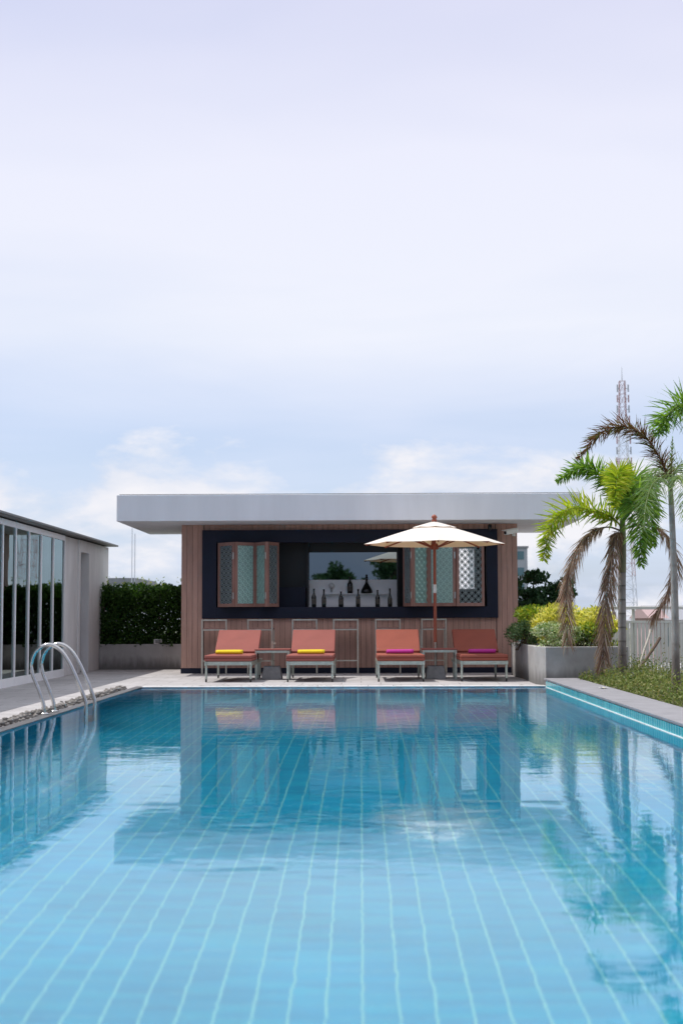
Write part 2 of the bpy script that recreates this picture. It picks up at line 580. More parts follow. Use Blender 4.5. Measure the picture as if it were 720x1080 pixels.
def mirrormat():
    m, t = newmat('bar_mirror')
    g = t.new('ShaderNodeBsdfGlossy')
    g.inputs['Color'].default_value = (0.20, 0.235, 0.25, 1)
    g.inputs['Roughness'].default_value = 0.015
    t.link(g.outputs[0], t.out.inputs[0])
    return m
M['bar_mirror'] = mirrormat()


def frostmat():
    m, t = newmat('frosted_glass')
    p = t.new('ShaderNodeBsdfPrincipled')
    p.inputs['Base Color'].default_value = (0.74, 0.98, 0.91, 1)
    p.inputs['Roughness'].default_value = 0.22
    p.inputs['Specular IOR Level'].default_value = 0.8
    tr = t.new('ShaderNodeBsdfTranslucent')
    tr.inputs[0].default_value = (0.75, 0.9, 0.86, 1)
    mx = t.new('ShaderNodeMixShader')
    mx.inputs[0].default_value = 0.04
    tc = t.new('ShaderNodeTexCoord').outputs['Object']
    t.link(t.bump(t.noise(tc, 30, 3), 1.0, 0.003), p.inputs['Normal'])
    t.link(p.outputs[0], mx.inputs[1]); t.link(tr.outputs[0], mx.inputs[2])
    t.link(mx.outputs[0], t.out.inputs[0])
    return m
M['frosted_glass'] = frostmat()


def canvasmat():
    m, t = newmat('canvas')
    p = t.new('ShaderNodeBsdfPrincipled')
    tc = t.new('ShaderNodeTexCoord').outputs['Object']
    n1 = t.noise(tc, 2.5, 4)
    t.link(t.ramp(n1, [(0.3, (0.84, 0.82, 0.79)), (0.7, (0.88, 0.865, 0.84))]), p.inputs['Base Color'])
    p.inputs['Roughness'].default_value = 0.85
    t.link(t.bump(t.noise(tc, 7, 2), 0.5, 0.01), p.inputs['Normal'])
    tr = t.new('ShaderNodeBsdfTranslucent')
    tr.inputs[0].default_value = (0.92, 0.70, 0.36, 1)
    mx = t.new('ShaderNodeMixShader')
    mx.inputs[0].default_value = 0.30
    t.link(p.outputs[0], mx.inputs[1]); t.link(tr.outputs[0], mx.inputs[2])
    t.link(mx.outputs[0], t.out.inputs[0])
    return m
M['canvas'] = canvasmat()


def groundmat():
    m, t = newmat('city_ground')
    p = t.new('ShaderNodeBsdfPrincipled')
    tc = t.new('ShaderNodeTexCoord').outputs['Object']
    n1 = t.noise(tc, 0.02, 6, 0.6)
    t.link(t.ramp(n1, [(0.35, (0.06, 0.10, 0.05)), (0.5, (0.16, 0.17, 0.13)), (0.65, (0.28, 0.27, 0.25))]), p.inputs['Base Color'])
    p.inputs['Roughness'].default_value = 0.95
    t.link(p.outputs[0], t.out.inputs[0])
    return m
M['city_ground'] = groundmat()


# ------------------------------------------------------------------ world
SUN = Vector((-0.41, 0.07, 0.90)).normalized()
EL = math.asin(SUN.z)
ROT = math.atan2(SUN.x, SUN.y)          # clockwise from +Y


def make_world():
    w = bpy.data.worlds.new('World')
    sc.world = w
    w.use_nodes = True
    w.node_tree.nodes.clear()
    t = NT(w)
    out = t.new('ShaderNodeOutputWorld')
    bg = t.new('ShaderNodeBackground')
    bg.inputs['Strength'].default_value = 0.1
    sky = t.new('ShaderNodeTexSky')
    sky.sky_type = 'NISHITA'
    sky.sun_disc = False
    sky.sun_elevation = EL
    sky.sun_rotation = ROT
    sky.air_density = 1.0
    sky.dust_density = 1.5
    sky.ozone_density = 1.5
    tc = t.new('ShaderNodeTexCoord').outputs['Generated']
    sep = t.new('ShaderNodeSeparateXYZ')
    t.link(tc, sep.inputs[0])
    z = sep.outputs['Z']
    # high thin cloud veil: planar projection, so that it thickens to the horizon like a real layer
    zz = t.math('ADD', t.math('MAXIMUM', z, 0.0), 0.10)
    comb = t.new('ShaderNodeCombineXYZ')
    t.link(t.math('DIVIDE', sep.outputs['X'], zz), comb.inputs[0])
    t.link(t.math('DIVIDE', sep.outputs['Y'], zz), comb.inputs[1])
    n1 = t.noise(t.mapping(comb.outputs[0], (0.55, 0.75, 1), (1.3, 0.4, 0)), 1.0, 4, 0.5, 0.3)
    nb = t.noise(t.mapping(tc, (3.0, 3.0, 9.0), (0.2, 0.5, 0.9)), 1.0, 6, 0.6, 0.5)
    zw = t.math('MULTIPLY_ADD', t.math('SUBTRACT', nb, 0.5), 0.085, z)
    dens = t.ramp(zw, [(0.0, 0.66), (0.10, 0.60), (0.135, 0.58), (0.165, 0.74), (0.20, 0.93), (0.27, 0.97), (0.40, 0.90), (0.7, 0.80), (1.0, 0.7)])
    veil = t.math('ADD', dens, t.math('MULTIPLY', t.math('SUBTRACT', n1, 0.5), 0.85), clamp=True)
    vcol = t.ramp(z, [(0.0, (7.1, 8.15, 10.3)), (0.12, (7.7, 8.3, 10.0)), (0.2, (8.7, 9.0, 10.0)), (0.3, (8.5, 8.7, 10.0)), (0.42, (8.0, 8.0, 9.7)), (0.62, (11.5, 11.6, 12.2)), (1.0, (13, 13.2, 13.8))])
    skc = t.mix(1.0, sky.outputs[0], (1.25, 1.35, 1.6), 'MULTIPLY')
    base = t.mix(veil, skc, vcol)
    # cumulus bank low over the horizon
    wv = t.mapping(tc, (8.0, 8.0, 19.0), (0.9, 0.0, 0.2))
    n2 = t.noise(wv, 1.0, 8, 0.58, 0.15)
    bias = t.ramp(z, [(0.0, 0.52), (0.05, 0.57), (0.085, 0.625), (0.105, 0.55), (0.13, 0.40), (0.16, 0.1)])
    mask = t.math('SUBTRACT', t.math('ADD', n2, bias), 1.0)
    mask = t.math('MULTIPLY', mask, 8.0, clamp=True)
    n3 = t.noise(t.mapping(tc, (8.0, 8.0, 19.0), (1.05, 0.0, -0.25)), 1.0, 6, 0.58, 0.15)
    shade = t.math('MULTIPLY_ADD', t.math('SUBTRACT', n2, n3), 2.6, 0.62, clamp=True)
    ccol = t.ramp(shade, [(0.0, (6.2, 7.0, 8.6)), (0.5, (8.0, 8.3, 9.2)), (1.0, (9.3, 9.2, 9.6))])
    full = t.mix(t.math('MULTIPLY', mask, 0.95), base, ccol)
    back = t.ramp(t.math('MULTIPLY_ADD', sep.outputs['Y'], 0.5, 0.5), [(0.25, (0.50, 0.54, 0.62)), (0.62, (1, 1, 1))], 'EASE')
    up = t.math('MULTIPLY', t.math('SUBTRACT', z, 0.35), 3.0, clamp=True)
    back = t.mix(up, back, (1, 1, 1))
    full = t.mix(1.0, full, back, 'MULTIPLY')
    t.link(full, bg.inputs['Color'])
    t.link(bg.outputs[0], out.inputs[0])
make_world()

sun_d = bpy.data.lights.new('sun', 'SUN')
sun_d.energy = 3.4
sun_d.angle = R(0.6)
sun_d.color = (1.0, 0.96, 0.89)
sun = bpy.data.objects.new('sun', sun_d)
sun.rotation_euler = SUN.to_track_quat('Z', 'Y').to_euler()
sun.location = SUN * 60
col.objects.link(sun)

# ------------------------------------------------------------------ setting
XL, XR = -3.22, 2.69            # pool sides
YN, YF = 2.2, 20.85             # near and far pool edges
WZ = -0.009
DEPTH = -1.27
BOT = -22.0

g = MB()
g.add([(-3000, -3000, BOT), (3000, -3000, BOT), (3000, 3000, BOT), (-3000, 3000, BOT)], [(0, 1, 2, 3)])
tag(g.build('ground', M['city_ground'], origin=(0, 0, 0)), kind='structure')

d = MB()
X0, X1, Y0, Y1 = -9.0, 9.0, -18.0, 31.5
d.box(X0, XL, Y0, Y1, BOT, 0)
d.box(XL, XR, YF, Y1, BOT, 0)
d.box(XL, XR, Y0, YN, BOT, 0)
d.box(XR, X1, Y0, Y1, BOT, -0.004)
tag(d.build('pool_deck', M['deck_stone'], origin=(0, 0, 0)), kind='structure')

b = MB()
e = 0.004
x0, x1, y0, y1, zt, zb = XL + e, XR - e, YN + e, YF - e, -0.008, DEPTH
b.add([(x0, y0, zb), (x1, y0, zb), (x1, y1, zb), (x0, y1, zb), (x0, y0, zt), (x1, y0, zt), (x1, y1, zt), (x0, y1, zt)],
      [(0, 1, 2, 3), (0, 4, 5, 1), (1, 5, 6, 2), (2, 6, 7, 3), (3, 7, 4, 0)])
basin = tag(b.build('pool_basin', M['pool_tiles'], origin=(0, 0, 0)), kind='structure')

w = MB()
w.add([(x0 + e, y0 + e, WZ), (x1 - e, y0 + e, WZ), (x1 - e, y1 - e, WZ), (x0 + e, y1 - e, WZ)], [(0, 1, 2, 3)])
water = tag(w.build('water', M['pool_water'], origin=(0, 0, 0)), kind='structure')

# coping: pale stone lip along the far and side edges, slightly proud of the deck
c = MB()
cl_ = MB(); cl_.box(XL - 0.09, XL + 0.03, YN, YF + 0.2, -0.004, 0.010); M['wet_stone'] = pmat('wet_stone', (0.13, 0.125, 0.125), 0.35, var=0.2, scale=6); tag(cl_.build('edge_coping', M['wet_stone'], bevel=0.003), kind='structure')
n = 16
for i in range(n):
    xa = XL + (XR - XL) * i / n
    xb = XL + (XR - XL) * (i + 1) / n - 0.006
    c.box(max(xa, XL + .021), xb, YF - 0.03, YF + 0.22, -0.006, 0.012)
tag(c.build('pool_coping', M['grout_cap'], bevel=0.003), kind='structure')
c = MB()
c.box(XL, XR, YF + 0.235, YF + 0.275, 0.0, 0.004)
for i in range(110):
    if random.random() < 0.55:
        continue
    xa = XL + 0.1 + (XR - XL - 0.2) * i / 110
    c.box(xa, xa + 0.05 * random.random() + 0.01, YF + 0.24, YF + 0.27, 0.004, 0.012)
tag(c.build('drain_channel', M['dark_plastic']), kind='structure')

# raised rim on the planting side
r = MB()
r.box(XR + 0.006, 3.15, YN, 21.08, -0.004, 0.082)
tag(r.build('pool_rim', M['curb_stone'], bevel=0.004), kind='structure')
r = MB()
n = 24
for i in range(n):
    ya = YN + (21.08 - YN) * i / n
    yb = YN + (21.08 - YN) * (i + 1) / n - 0.005
    r.box(XR - 0.012, 3.165, ya, yb, 0.084, 0.112)
tag(r.build('rim_coping', M['curb_stone'], bevel=0.004), kind='structure')
r = MB()
r.box(XR - 0.008, XR + 0.004, YN + 0.01, YF - 0.005, -0.16, 0.078)
tag(r.build('rim_tiling', M['rim_tiles'], origin=(0, 0, 0)), kind='structure')
r = MB()
r.box(XR - 0.02, XR - 0.0085, YN + 0.01, YF - 0.005, -0.012, -0.003)
tag(r.build('waterline_trim', M['white_panel']), kind='structure')

s = MB()
s.box(3.17, 6.9, YN, 23.1, -0.002, 0.06)
tag(s.build('planting_soil', M['soil'], origin=(0, 0, 0)), kind='structure')

# pebble gutter
def pebbles():
    m = MB()
    base = [Vector(v) for v in ((0, 0, 1), (0.89, 0, 0.45), (0.28, 0.85, 0.45), (-0.72, 0.53, 0.45), (-0.72, -0.53, 0.45), (0.28, -0.85, 0.45),
                                (0.72, 0.53, -0.45), (-0.28, 0.85, -0.45), (-0.89, 0, -0.45), (-0.28, -0.85, -0.45), (0.72, -0.53, -0.45), (0, 0, -1))]
    fs = [(0, 1, 2), (0, 2, 3), (0, 3, 4), (0, 4, 5), (0, 5, 1), (1, 6, 2), (2, 7, 3), (3, 8, 4), (4, 9, 5), (5, 10, 1),
          (6, 7, 2), (7, 8, 3), (8, 9, 4), (9, 10, 5), (10, 6, 1), (11, 7, 6), (11, 8, 7), (11, 9, 8), (11, 10, 9), (11, 6, 10)]
    for i in range(2600):
        y = random.uniform(YN, 20.4)
        x = random.gauss(-3.40, 0.04)
        x = max(-3.54, min(-3.33, x))
        s_ = random.uniform(0.010, 0.028)
        rot = Matrix.Rotation(random.uniform(0, 6.28), 3, 'Z') @ Matrix.Rotation(random.uniform(-.4, .4), 3, 'X')
        sv = Vector((s_ * random.uniform(0.9, 1.5), s_ * random.uniform(0.8, 1.1), s_ * random.uniform(0.5, 0.8)))
        zc = 0.008 + sv.z * 0.5 + (0.022 if random.random() < 0.35 else 0)
        m.add([rot @ Vector((q.x * sv.x, q.y * sv.y, q.z * sv.z)) + Vector((x, y, zc)) for q in base], fs, True)
    o = m.build('pebbles', M['pebble'])
    tag(o, 'grey pebbles filling the drainage gutter along the pool', 'pebbles', kind='stuff')
pebbles()

# ------------------------------------------------------------------ foliage
def leaves_mesh(name, mat, pts, sizes, parent=None, up=0.35, aspect=0.5, outward=None, droop=0.0, origin=None):
    """one mesh of folded leaves: pts Nx3, sizes N"""
    n = len(pts)
    pts = np.asarray(pts, float)
    d_ = RNG.normal(size=(n, 3))
    if outward is not None:
        d_ = d_ * 0.75 + outward
    d_[:, 2] += up - droop
    d_ /= np.linalg.norm(d_, axis=1)[:, None] + 1e-9
    s_ = np.cross(d_, RNG.normal(size=(n, 3)))
    s_ /= np.linalg.norm(s_, axis=1)[:, None] + 1e-9
    nn = np.cross(d_, s_)
    L = np.asarray(sizes)[:, None]
    base = pts - d_ * L * 0.5
    tip = pts + d_ * L * 0.5 - nn * L * 0.08
    mid = pts + nn * L * 0.07
    l_ = mid + s_ * L * aspect * 0.5
    r_ = mid - s_ * L * aspect * 0.5
    c_ = pts - nn * L * 0.02
    V = np.stack([base, l_, c_, r_, tip], 1).reshape(-1, 3)
    F = np.array([[0, 2, 1], [0, 3, 2], [1, 2, 4], [2, 3, 4]])
    F = (F[None] + (np.arange(n) * 5)[:, None, None]).reshape(-1, 3)
    me = bpy.data.meshes.new(name)
    if parent is not None:
        V = V - np.array(root_off(parent)); loc = (0, 0, 0)
    else:
        lo, hi = V.min(0), V.max(0)
        loc = origin or ((lo[0] + hi[0]) / 2, (lo[1] + hi[1]) / 2, lo[2])
        V = V - np.array(loc)
    me.vertices.add(len(V)); me.vertices.foreach_set('co', V.ravel())
    me.loops.add(len(F) * 3); me.loops.foreach_set('vertex_index', F.ravel())
    me.polygons.add(len(F)); me.polygons.foreach_set('loop_start', np.arange(len(F)) * 3)
    me.update(calc_edges=True)
    me.materials.append(mat)
    o = bpy.data.objects.new(name, me)
    o.location = loc
    col.objects.link(o)
    if parent is not None: o.parent = parent
    return o


def clump_points(centres, radii, per, flat=0.8):
    P, O = [], []
    for c_, r_ in zip(centres, radii):
        k = int(per * random.uniform(0.7, 1.3))
        u = RNG.normal(size=(k, 3))
        u /= np.linalg.norm(u, axis=1)[:, None]
        rad = r_ * (0.45 + 0.6 * RNG.random(k) ** 0.6)
        P.append(np.array(c_)[None] + u * rad[:, None] * np.array([1, 1, flat]))
        O.append(u)
    return np.concatenate(P), np.concatenate(O)


def hedge(x0, x1, y0, y1, z0, z1):
    pts, out = [], []
    n_ = 30000
    while len(pts) < n_:
        x, y, z = random.uniform(x0, x1), random.uniform(y0, y1), random.uniform(z0, z1)
        top = z1 - 0.10 + 0.13 * mnoise.noise(Vector((x * 2.6, y * 2, 3))) + 0.08 * mnoise.noise(Vector((x * 8, y * 6, 7)))
        fr = y0 + 0.09 + 0.10 * mnoise.noise(Vector((x * 2.5, z * 2.5, 1))) + 0.06 * mnoise.noise(Vector((x * 7, z * 7, 9)))
        if z > top or y < fr: continue
        dtop, dfr = top - z, y - fr
        dd = min(dtop, dfr, y1 - y + 0.03, x - x0 + 0.05, x1 - x + 0.05)
        if dd > 0.3 and random.random() > 0.25: continue
        if mnoise.noise(Vector((x * 5, y * 5, z * 5))) < -0.45: continue
        pts.append((x, y, z))
        out.append((0, -0.8 if dfr < dtop else 0, 0.9 if dtop < dfr else 0.15))
    sz = RNG.uniform(0.05, 0.095, n_)
    r_ = thing('hedge', ((x0 + x1) / 2, (y0 + y1) / 2, z0), 'clipped dark green hedge growing in the long concrete planter', 'hedge')
    leaves_mesh('foliage', M['leaf_hedge'], pts, sz, r_, outward=np.array(out), aspect=0.5)
    # a few upright shoots over the clipped top
    pts = []
    for i in range(60):
        x, y = random.uniform(x0, x1), random.uniform(y0 + .1, y1)
        for k in range(5):
            pts.append((x + random.gauss(0, .012), y + random.gauss(0, .012), z1 - 0.12 + 0.035 * k * random.uniform(0.6, 1.5)))
    tag(leaves_mesh('shoots', M['leaf_croton_green'], pts, RNG.uniform(0.04, 0.07, len(pts)), r_, up=1.2, aspect=0.4), kind='stuff')
    st = MB()
    for i in range(14):
        x = x0 + (x1 - x0) * (i + 0.5) / 14
        y = random.uniform(y0 + .25, y1 - .2)
        st.tube([(x, y, z0 - 0.02), (x + random.gauss(0, .05), y, z0 + .5), (x + random.gauss(0, .1), y, z1 - .2)], [0.02, 0.015, 0.006], 6)
    st.build('stem', M['bark'], r_)
    return r_


def shrub(name, label, cat, clumps, mat, per, size, group=None, droop=0.0, aspect=0.42, stems=6, base=None, flat=0.8):
    cs = [c_[:3] for c_ in clumps]
    rs = [c_[3] for c_ in clumps]
    bx = base or (sum(c_[0] for c_ in cs) / len(cs), sum(c_[1] for c_ in cs) / len(cs), 0.5)
    r_ = thing(name, bx, label, cat, group)
    P, O = clump_points(cs, rs, per, flat)
    leaves_mesh('foliage', mat, P, RNG.uniform(size[0], size[1], len(P)), r_, outward=O * 0.9, droop=droop, aspect=aspect)
    st = MB()
    for i in range(stems):
        c_ = random.choice(cs)
        st.tube([(bx[0] + random.gauss(0, .08), bx[1] + random.gauss(0, .06), bx[2] - 0.03), ((bx[0] + c_[0]) / 2, (bx[1] + c_[1]) / 2, (bx[2] + c_[2]) / 2 + .05), c_], [0.018, 0.013, 0.005], 6)
    st.build('stem', M['bark'], r_)
    return r_


def blob_clumps(x0, x1, y0, y1, z0, z1, n_, r0, r1, dome=0.35):
    out = []
    for i in range(n_):
        x, y = random.uniform(x0, x1), random.uniform(y0, y1)
        u = (x - x0) / (x1 - x0) * 2 - 1
        top = z1 - dome * (u ** 4) * (z1 - z0) - 0.12 * random.random() * (z1 - z0)
        r_ = random.uniform(r0, r1)
        z = random.uniform(z0, max(z0 + 0.01, top - r_ * 0.6))
        if random.random() < 0.5: z = top - r_ * 0.7
        out.append((x, y, z, r_))
    return out


def broad_tree(label, x, y, z0, h, rad, mat, n_clumps, per, leaf, group=None, cz=0.66, name='tree', trunk_r=0.09, zr=0.8):
    r_ = thing(name, (x, y, z0), label, 'tree', group)
    cs, rs = [], []
    for i in range(n_clumps):
        u = Vector((random.gauss(0, 1), random.gauss(0, 1), random.gauss(0, 1))).normalized() * (random.random() ** 0.45)
        k = 1 + 0.25 * mnoise.noise(u * 2.3 + Vector((x, y, 0)))
        cs.append((x + u.x * rad * k, y + u.y * rad * k, z0 + h * cz + u.z * rad * zr * k))
        rs.append(rad * random.uniform(0.16, 0.30))
    P, O = clump_points(cs, rs, per)
    leaves_mesh('crown', mat, P, RNG.uniform(leaf * 0.7, leaf * 1.3, len(P)), r_, outward=O * 0.7, aspect=0.5)
    tr = MB()
    tr.tube([(x, y, z0 - .05), (x + .03, y, z0 + h * cz * .45), (x, y + .03, z0 + h * cz)], [trunk_r, trunk_r * .75, trunk_r * .4], 9)
    for i in range(9):
        c_ = cs[i * 3 % len(cs)]
        zb_ = z0 + h * cz * random.uniform(0.4, 0.8)
        tr.tube([(x, y, zb_), ((x + c_[0]) / 2, (y + c_[1]) / 2, (zb_ + c_[2]) / 2 + .05), c_], [trunk_r * .5, trunk_r * .3, trunk_r * .1], 6)
    tr.build('trunk', M['bark'], r_)
    return r_


# ------------------------------------------------------------------ palms
def catmull(pts, n_):
    pts = [Vector(p) for p in pts]
    P = [pts[0] * 2 - pts[1]] + pts + [pts[-1] * 2 - pts[-2]]
    out = []
    segs = len(pts) - 1
    for i in range(n_ + 1):
        s_ = i / n_ * segs
        k = min(int(s_), segs - 1)
        u = s_ - k
        a, b_, c_, d_ = P[k], P[k + 1], P[k + 2], P[k + 3]
        out.append(0.5 * ((2 * b_) + (c_ - a) * u + (2 * a - 5 * b_ + 4 * c_ - d_) * u * u + (3 * b_ - a - 3 * c_ + d_) * u ** 3))
    return out


def frond(parent, pts, mat, rmat, L=0.32, n_=96, start=0.14, width=0.025, droop=0.15, plume=1.0, fwd=0.42, label=None, jitter=0.13, miss=0.0, collapse=0.0, full=False):
    cv = catmull(pts, n_)
    m = MB()
    m.tube(cv[::3] if n_ % 3 == 0 else cv[::2], [0.014 * (1 - 0.85 * i / len(cv[::3] if n_ % 3 == 0 else cv[::2])) for i in range(len(cv[::3] if n_ % 3 == 0 else cv[::2]))], 6)
    rc = m.build('rachis', rmat, None, origin=(0, 0, 0))
    V, F = [], []
    for i in range(n_ + 1):
        t_ = i / n_
        if t_ < start: continue
        u = (t_ - start) / (1 - start)
        T = (cv[min(i + 1, n_)] - cv[max(i - 1, 0)]).normalized()
        S = T.cross(Vector((0, 0, 1)))
        if S.length < 0.25: S = T.cross(Vector((0.3, 1, 0.2)))
        S.normalize()
        N = S.cross(T).normalized()
        ln = L * (0.45 + 0.55 * math.sin(PI * min(1, (u * 0.85 + 0.13)))) * (1 - 0.45 * max(0, u - 0.75) / 0.25)
        if full: ln = L * (0.55 + 0.45 * min(1, u * 2.2)) * (1 - 0.25 * max(0, u - 0.8) / 0.2)
        angs = [random.uniform(-0.2, 1.0) * plume, PI - random.uniform(-0.2, 1.0) * plume]
        if plume > 0.6:
            angs += [random.uniform(-0.9, 0.1), PI - random.uniform(-0.9, 0.1)]
            if random.random() < 0.5: angs.append(random.uniform(0.9, 2.2))
        for a in angs:
            if random.random() < miss: continue
            D = (S * math.cos(a) + N * math.sin(a) + T * fwd * random.uniform(0.7, 1.25))
            D += Vector((random.gauss(0, jitter), random.gauss(0, jitter), random.gauss(0, jitter)))
            D.normalize()
            D = (D * (1 - collapse) + (Vector((0, 0, -1)) * .6 + T * .5) * collapse).normalized()
            l_ = ln * random.uniform(0.75, 1.15)
            p = cv[i] + T * random.uniform(-.5, .5) * (cv[1] - cv[0]).length
            W = D.cross(Vector((random.gauss(0, 1), random.gauss(0, 1), random.gauss(0, 1))))
            if W.length < 1e-4: continue
            W = W.normalized() * width * 0.5
            bi = len(V)
            q = p.copy()
            dr = droop * random.uniform(0.5, 1.5)
            for s_, wv in ((0, 0.45), (0.35, 1.0), (0.7, 0.8), (1.0, 0.05)):
                V.append(q + W * wv); V.append(q - W * wv)
                D = (D + Vector((0, 0, -1)) * dr).normalized()
                q = q + D * l_ * 0.34
            for k in range(3):
                F.append((bi + 2 * k, bi + 2 * k + 1, bi + 2 * k + 3, bi + 2 * k + 2))
    m2 = MB()
    m2.add(V, F)
    o = m2.build('frond', mat, parent)
    if label: o['label'] = label
    # the stalk is a piece of the frond
    rc.parent = o
    off = root_off(o)
    for vv in rc.data.vertices: vv.co -= off
    return o


def palm_trunk(root, pts, radii, shaft_from, mat='palm_trunk'):
    cv = catmull(pts, 40)
    rr = [radii[0] + (radii[1] - radii[0]) * (i / 40) + 0.012 * max(0, 1 - i / 5) for i in range(41)]
    k = int(40 * shaft_from)
    m = MB(); m.tube(cv[:k + 1], rr[:k + 1], 14); m.build('trunk', M[mat], root)
    m = MB(); m.tube(cv[k:], [radii[1] * (1.12 - 0.35 * (i / (40 - k)) ** 2) for i in range(41 - k)], 14); m.build('crownshaft', M['crownshaft'], root)


def PP(lst, Y):
    """pixel points of one frond, each with its own depth offset"""
    return [at(p[0], p[1], Y + (p[2] if len(p) > 2 else 0)) for p in lst]


YP = 20.7
bx = at(655.5, 712, YP).x
palm = thing('palm_tree', (bx, YP, 0.06), 'slim palm with a ringed grey trunk and brown dead fronds hanging beside the planter', 'palm tree', 'palms beside the pool')
palm_trunk(palm, [(bx, YP, 0.0), at(655.5, 660, YP), at(655.3, 620, YP), at(656, 580, YP), at(656, 548, YP)], (0.062, 0.05), 0.60)
G, GY, DD = M['leaf_palm'], M['leaf_palm_yellow'], M['leaf_dead']
RG, RD = M['rachis_green'], M['rachis_dead']
frond(palm, PP([(656, 552), (647, 520, .05), (632, 500, .15), (612, 493, .25), (588, 508, .35)], YP), G, RG, L=0.30, n_=110, droop=0.10)
frond(palm, PP([(655, 556), (646, 547, -.1), (626, 538, -.2), (600, 537, -.35), (580, 556, -.45), (573, 590, -.5)], YP), GY, RG, L=0.34, n_=120, droop=0.08, label='yellowish green frond')
frond(palm, PP([(655, 560), (640, 556, -.05), (622, 562, -.15), (606, 584, -.25), (597, 620, -.3), (598, 674, -.3)], YP), DD, RD, L=0.36, n_=140, start=0.24, droop=0.3, plume=0.9, width=0.013, fwd=.9, label='dead brown frond', collapse=0.3, full=True)
frond(palm, PP([(654, 562), (649, 566, -.15), (643, 600, -.25), (638, 645, -.3), (635, 706, -.3)], YP), DD, RD, L=0.38, n_=150, start=0.06, droop=0.3, plume=0.9, width=0.013, fwd=.9, label='dead brown frond', collapse=0.3, full=True)
frond(palm, PP([(656, 552), (655, 520, -.25), (653, 500, -.55), (650, 505, -.95), (647, 535, -1.25)], YP), GY, RG, L=0.27, n_=130, width=.024, droop=0.10)
frond(palm, PP([(657, 552), (664, 525, -.1), (675, 516, -.3), (684, 535, -.5), (688, 575, -.65)], YP), G, RG, L=0.34, droop=0.25)
frond(palm, PP([(657, 552), (662, 520, .2), (668, 505, .5), (678, 510, .9), (688, 530, 1.2)], YP), G, RG, L=0.34, droop=0.2)
frond(palm, PP([(656, 554), (660, 530, -.3), (668, 530, -.7), (674, 560, -1.0), (676, 596, -1.1)], YP), G, RG, L=0.32, droop=0.25)
frond(palm, PP([(657, 558), (684, 553, .05), (703, 566, .1), (712, 590, .15), (705, 622, .15), (689, 650, .15)], YP), DD, RD, L=0.34, n_=110, start=0.22, droop=0.35, plume=0.7, width=0.011, fwd=.9, label='dead brown frond', collapse=0.25, full=True)
frond(palm, PP([(656, 550), (656.5, 530), (657, 512, .02), (657, 496, .05)], YP), GY, RG, L=0.12, n_=24, start=0.3, droop=0.02, plume=0.2, fwd=2.5, label='unopened spear frond')

YQ = 17.0
bx = at(712.5, 740, YQ).x
palm2 = thing('palm_tree', (bx, YQ, 0.06), 'taller palm with pale smooth trunk nearer the camera than the ringed one', 'palm tree', 'palms beside the pool')
palm_trunk(palm2, [(bx, YQ, 0.0), at(711.5, 660, YQ), at(710, 600, YQ), at(708, 545, YQ), at(706, 508, YQ)], (0.050, 0.029), 0.84, 'palm_trunk_smooth')
GB = M['leaf_palm_bluish']
frond(palm2, PP([(706, 512), (697, 487, .0), (680, 461, .0), (657, 450, -.05), (632, 457, -.1), (610, 483, -.1)], YQ), M['leaf_dying'], RD, L=0.26, n_=130, start=0.04, droop=0.08, plume=0.9, width=0.012, fwd=.8, label='browning dry frond')
frond(palm2, PP([(706, 515), (698, 505, -.2), (688, 510, -.5), (681, 530, -.75), (678, 560, -.9)], YQ), GB, RG, L=0.30, width=0.010, n_=54, plume=.9, miss=.2, fwd=.6, droop=0.3)
frond(palm2, PP([(707, 513), (712, 495, .1), (722, 490, .2), (738, 502, .3), (748, 535, .4)], YQ), GB, RG, L=0.30, width=0.010, n_=54, plume=.9, miss=.2, fwd=.6, droop=0.25)
frond(palm2, PP([(706, 515), (704, 500, .3), (697, 492, .7), (690, 500, 1.1), (684, 520, 1.4)], YQ), GB, RG, L=0.28, width=0.010, n_=50, plume=.9, miss=.2, fwd=.6, droop=0.28)
frond(palm2, PP([(707, 516), (713, 503, -.3), (718, 505, -.7), (722, 525, -1.0), (724, 550, -1.2)], YQ), GB, RG, L=0.28, width=0.010, n_=50, plume=.9, miss=.2, fwd=.6, droop=0.3)
frond(palm2, PP([(706, 512), (707, 495), (708, 480, .02), (708.5, 462, .04)], YQ), G, RG, L=0.08, n_=24, start=0.3, droop=0.02, plume=0.2, fwd=2.5, width=0.012, label='unopened spear frond')

YT = 15.0
bx = at(778, 700, YT).x
palm3 = thing('palm_tree', (bx, YT, 0.06), 'palm standing outside the frame whose green frond reaches in above the pale trunk', 'palm tree', 'palms beside the pool')
palm_trunk(palm3, [(bx, YT, 0.0), (bx + .01, YT, .8), (bx - .02, YT, 1.7), at(776, 488, YT)], (0.055, 0.042), 0.74)
frond(palm3, PP([(776, 492), (762, 455, .0), (742, 432, .0), (718, 427, .0), (702, 440, -.05), (693, 458, -.1)], YT), G, RG, L=0.32, n_=110, width=.016, droop=0.12, plume=1.1)
frond(palm3, PP([(776, 492), (780, 455), (800, 432, .1), (826, 440, .2), (840, 480, .3)], YT), G, RG, L=0.34)
frond(palm3, PP([(776, 492), (770, 470, -.4), (760, 470, -.8), (750, 500, -1.1)], YT), G, RG, L=0.32)
frond(palm3, PP([(776, 492), (784, 465, .4), (795, 460, .9), (806, 485, 1.3)], YT), G, RG, L=0.32)
frond(palm3, PP([(776, 492), (775, 470), (775, 450, .02), (775, 425, .04)], YT), G, RG, L=0.1, n_=24, start=0.3, droop=0.02, plume=0.2, fwd=2.5, label='unopened spear frond')

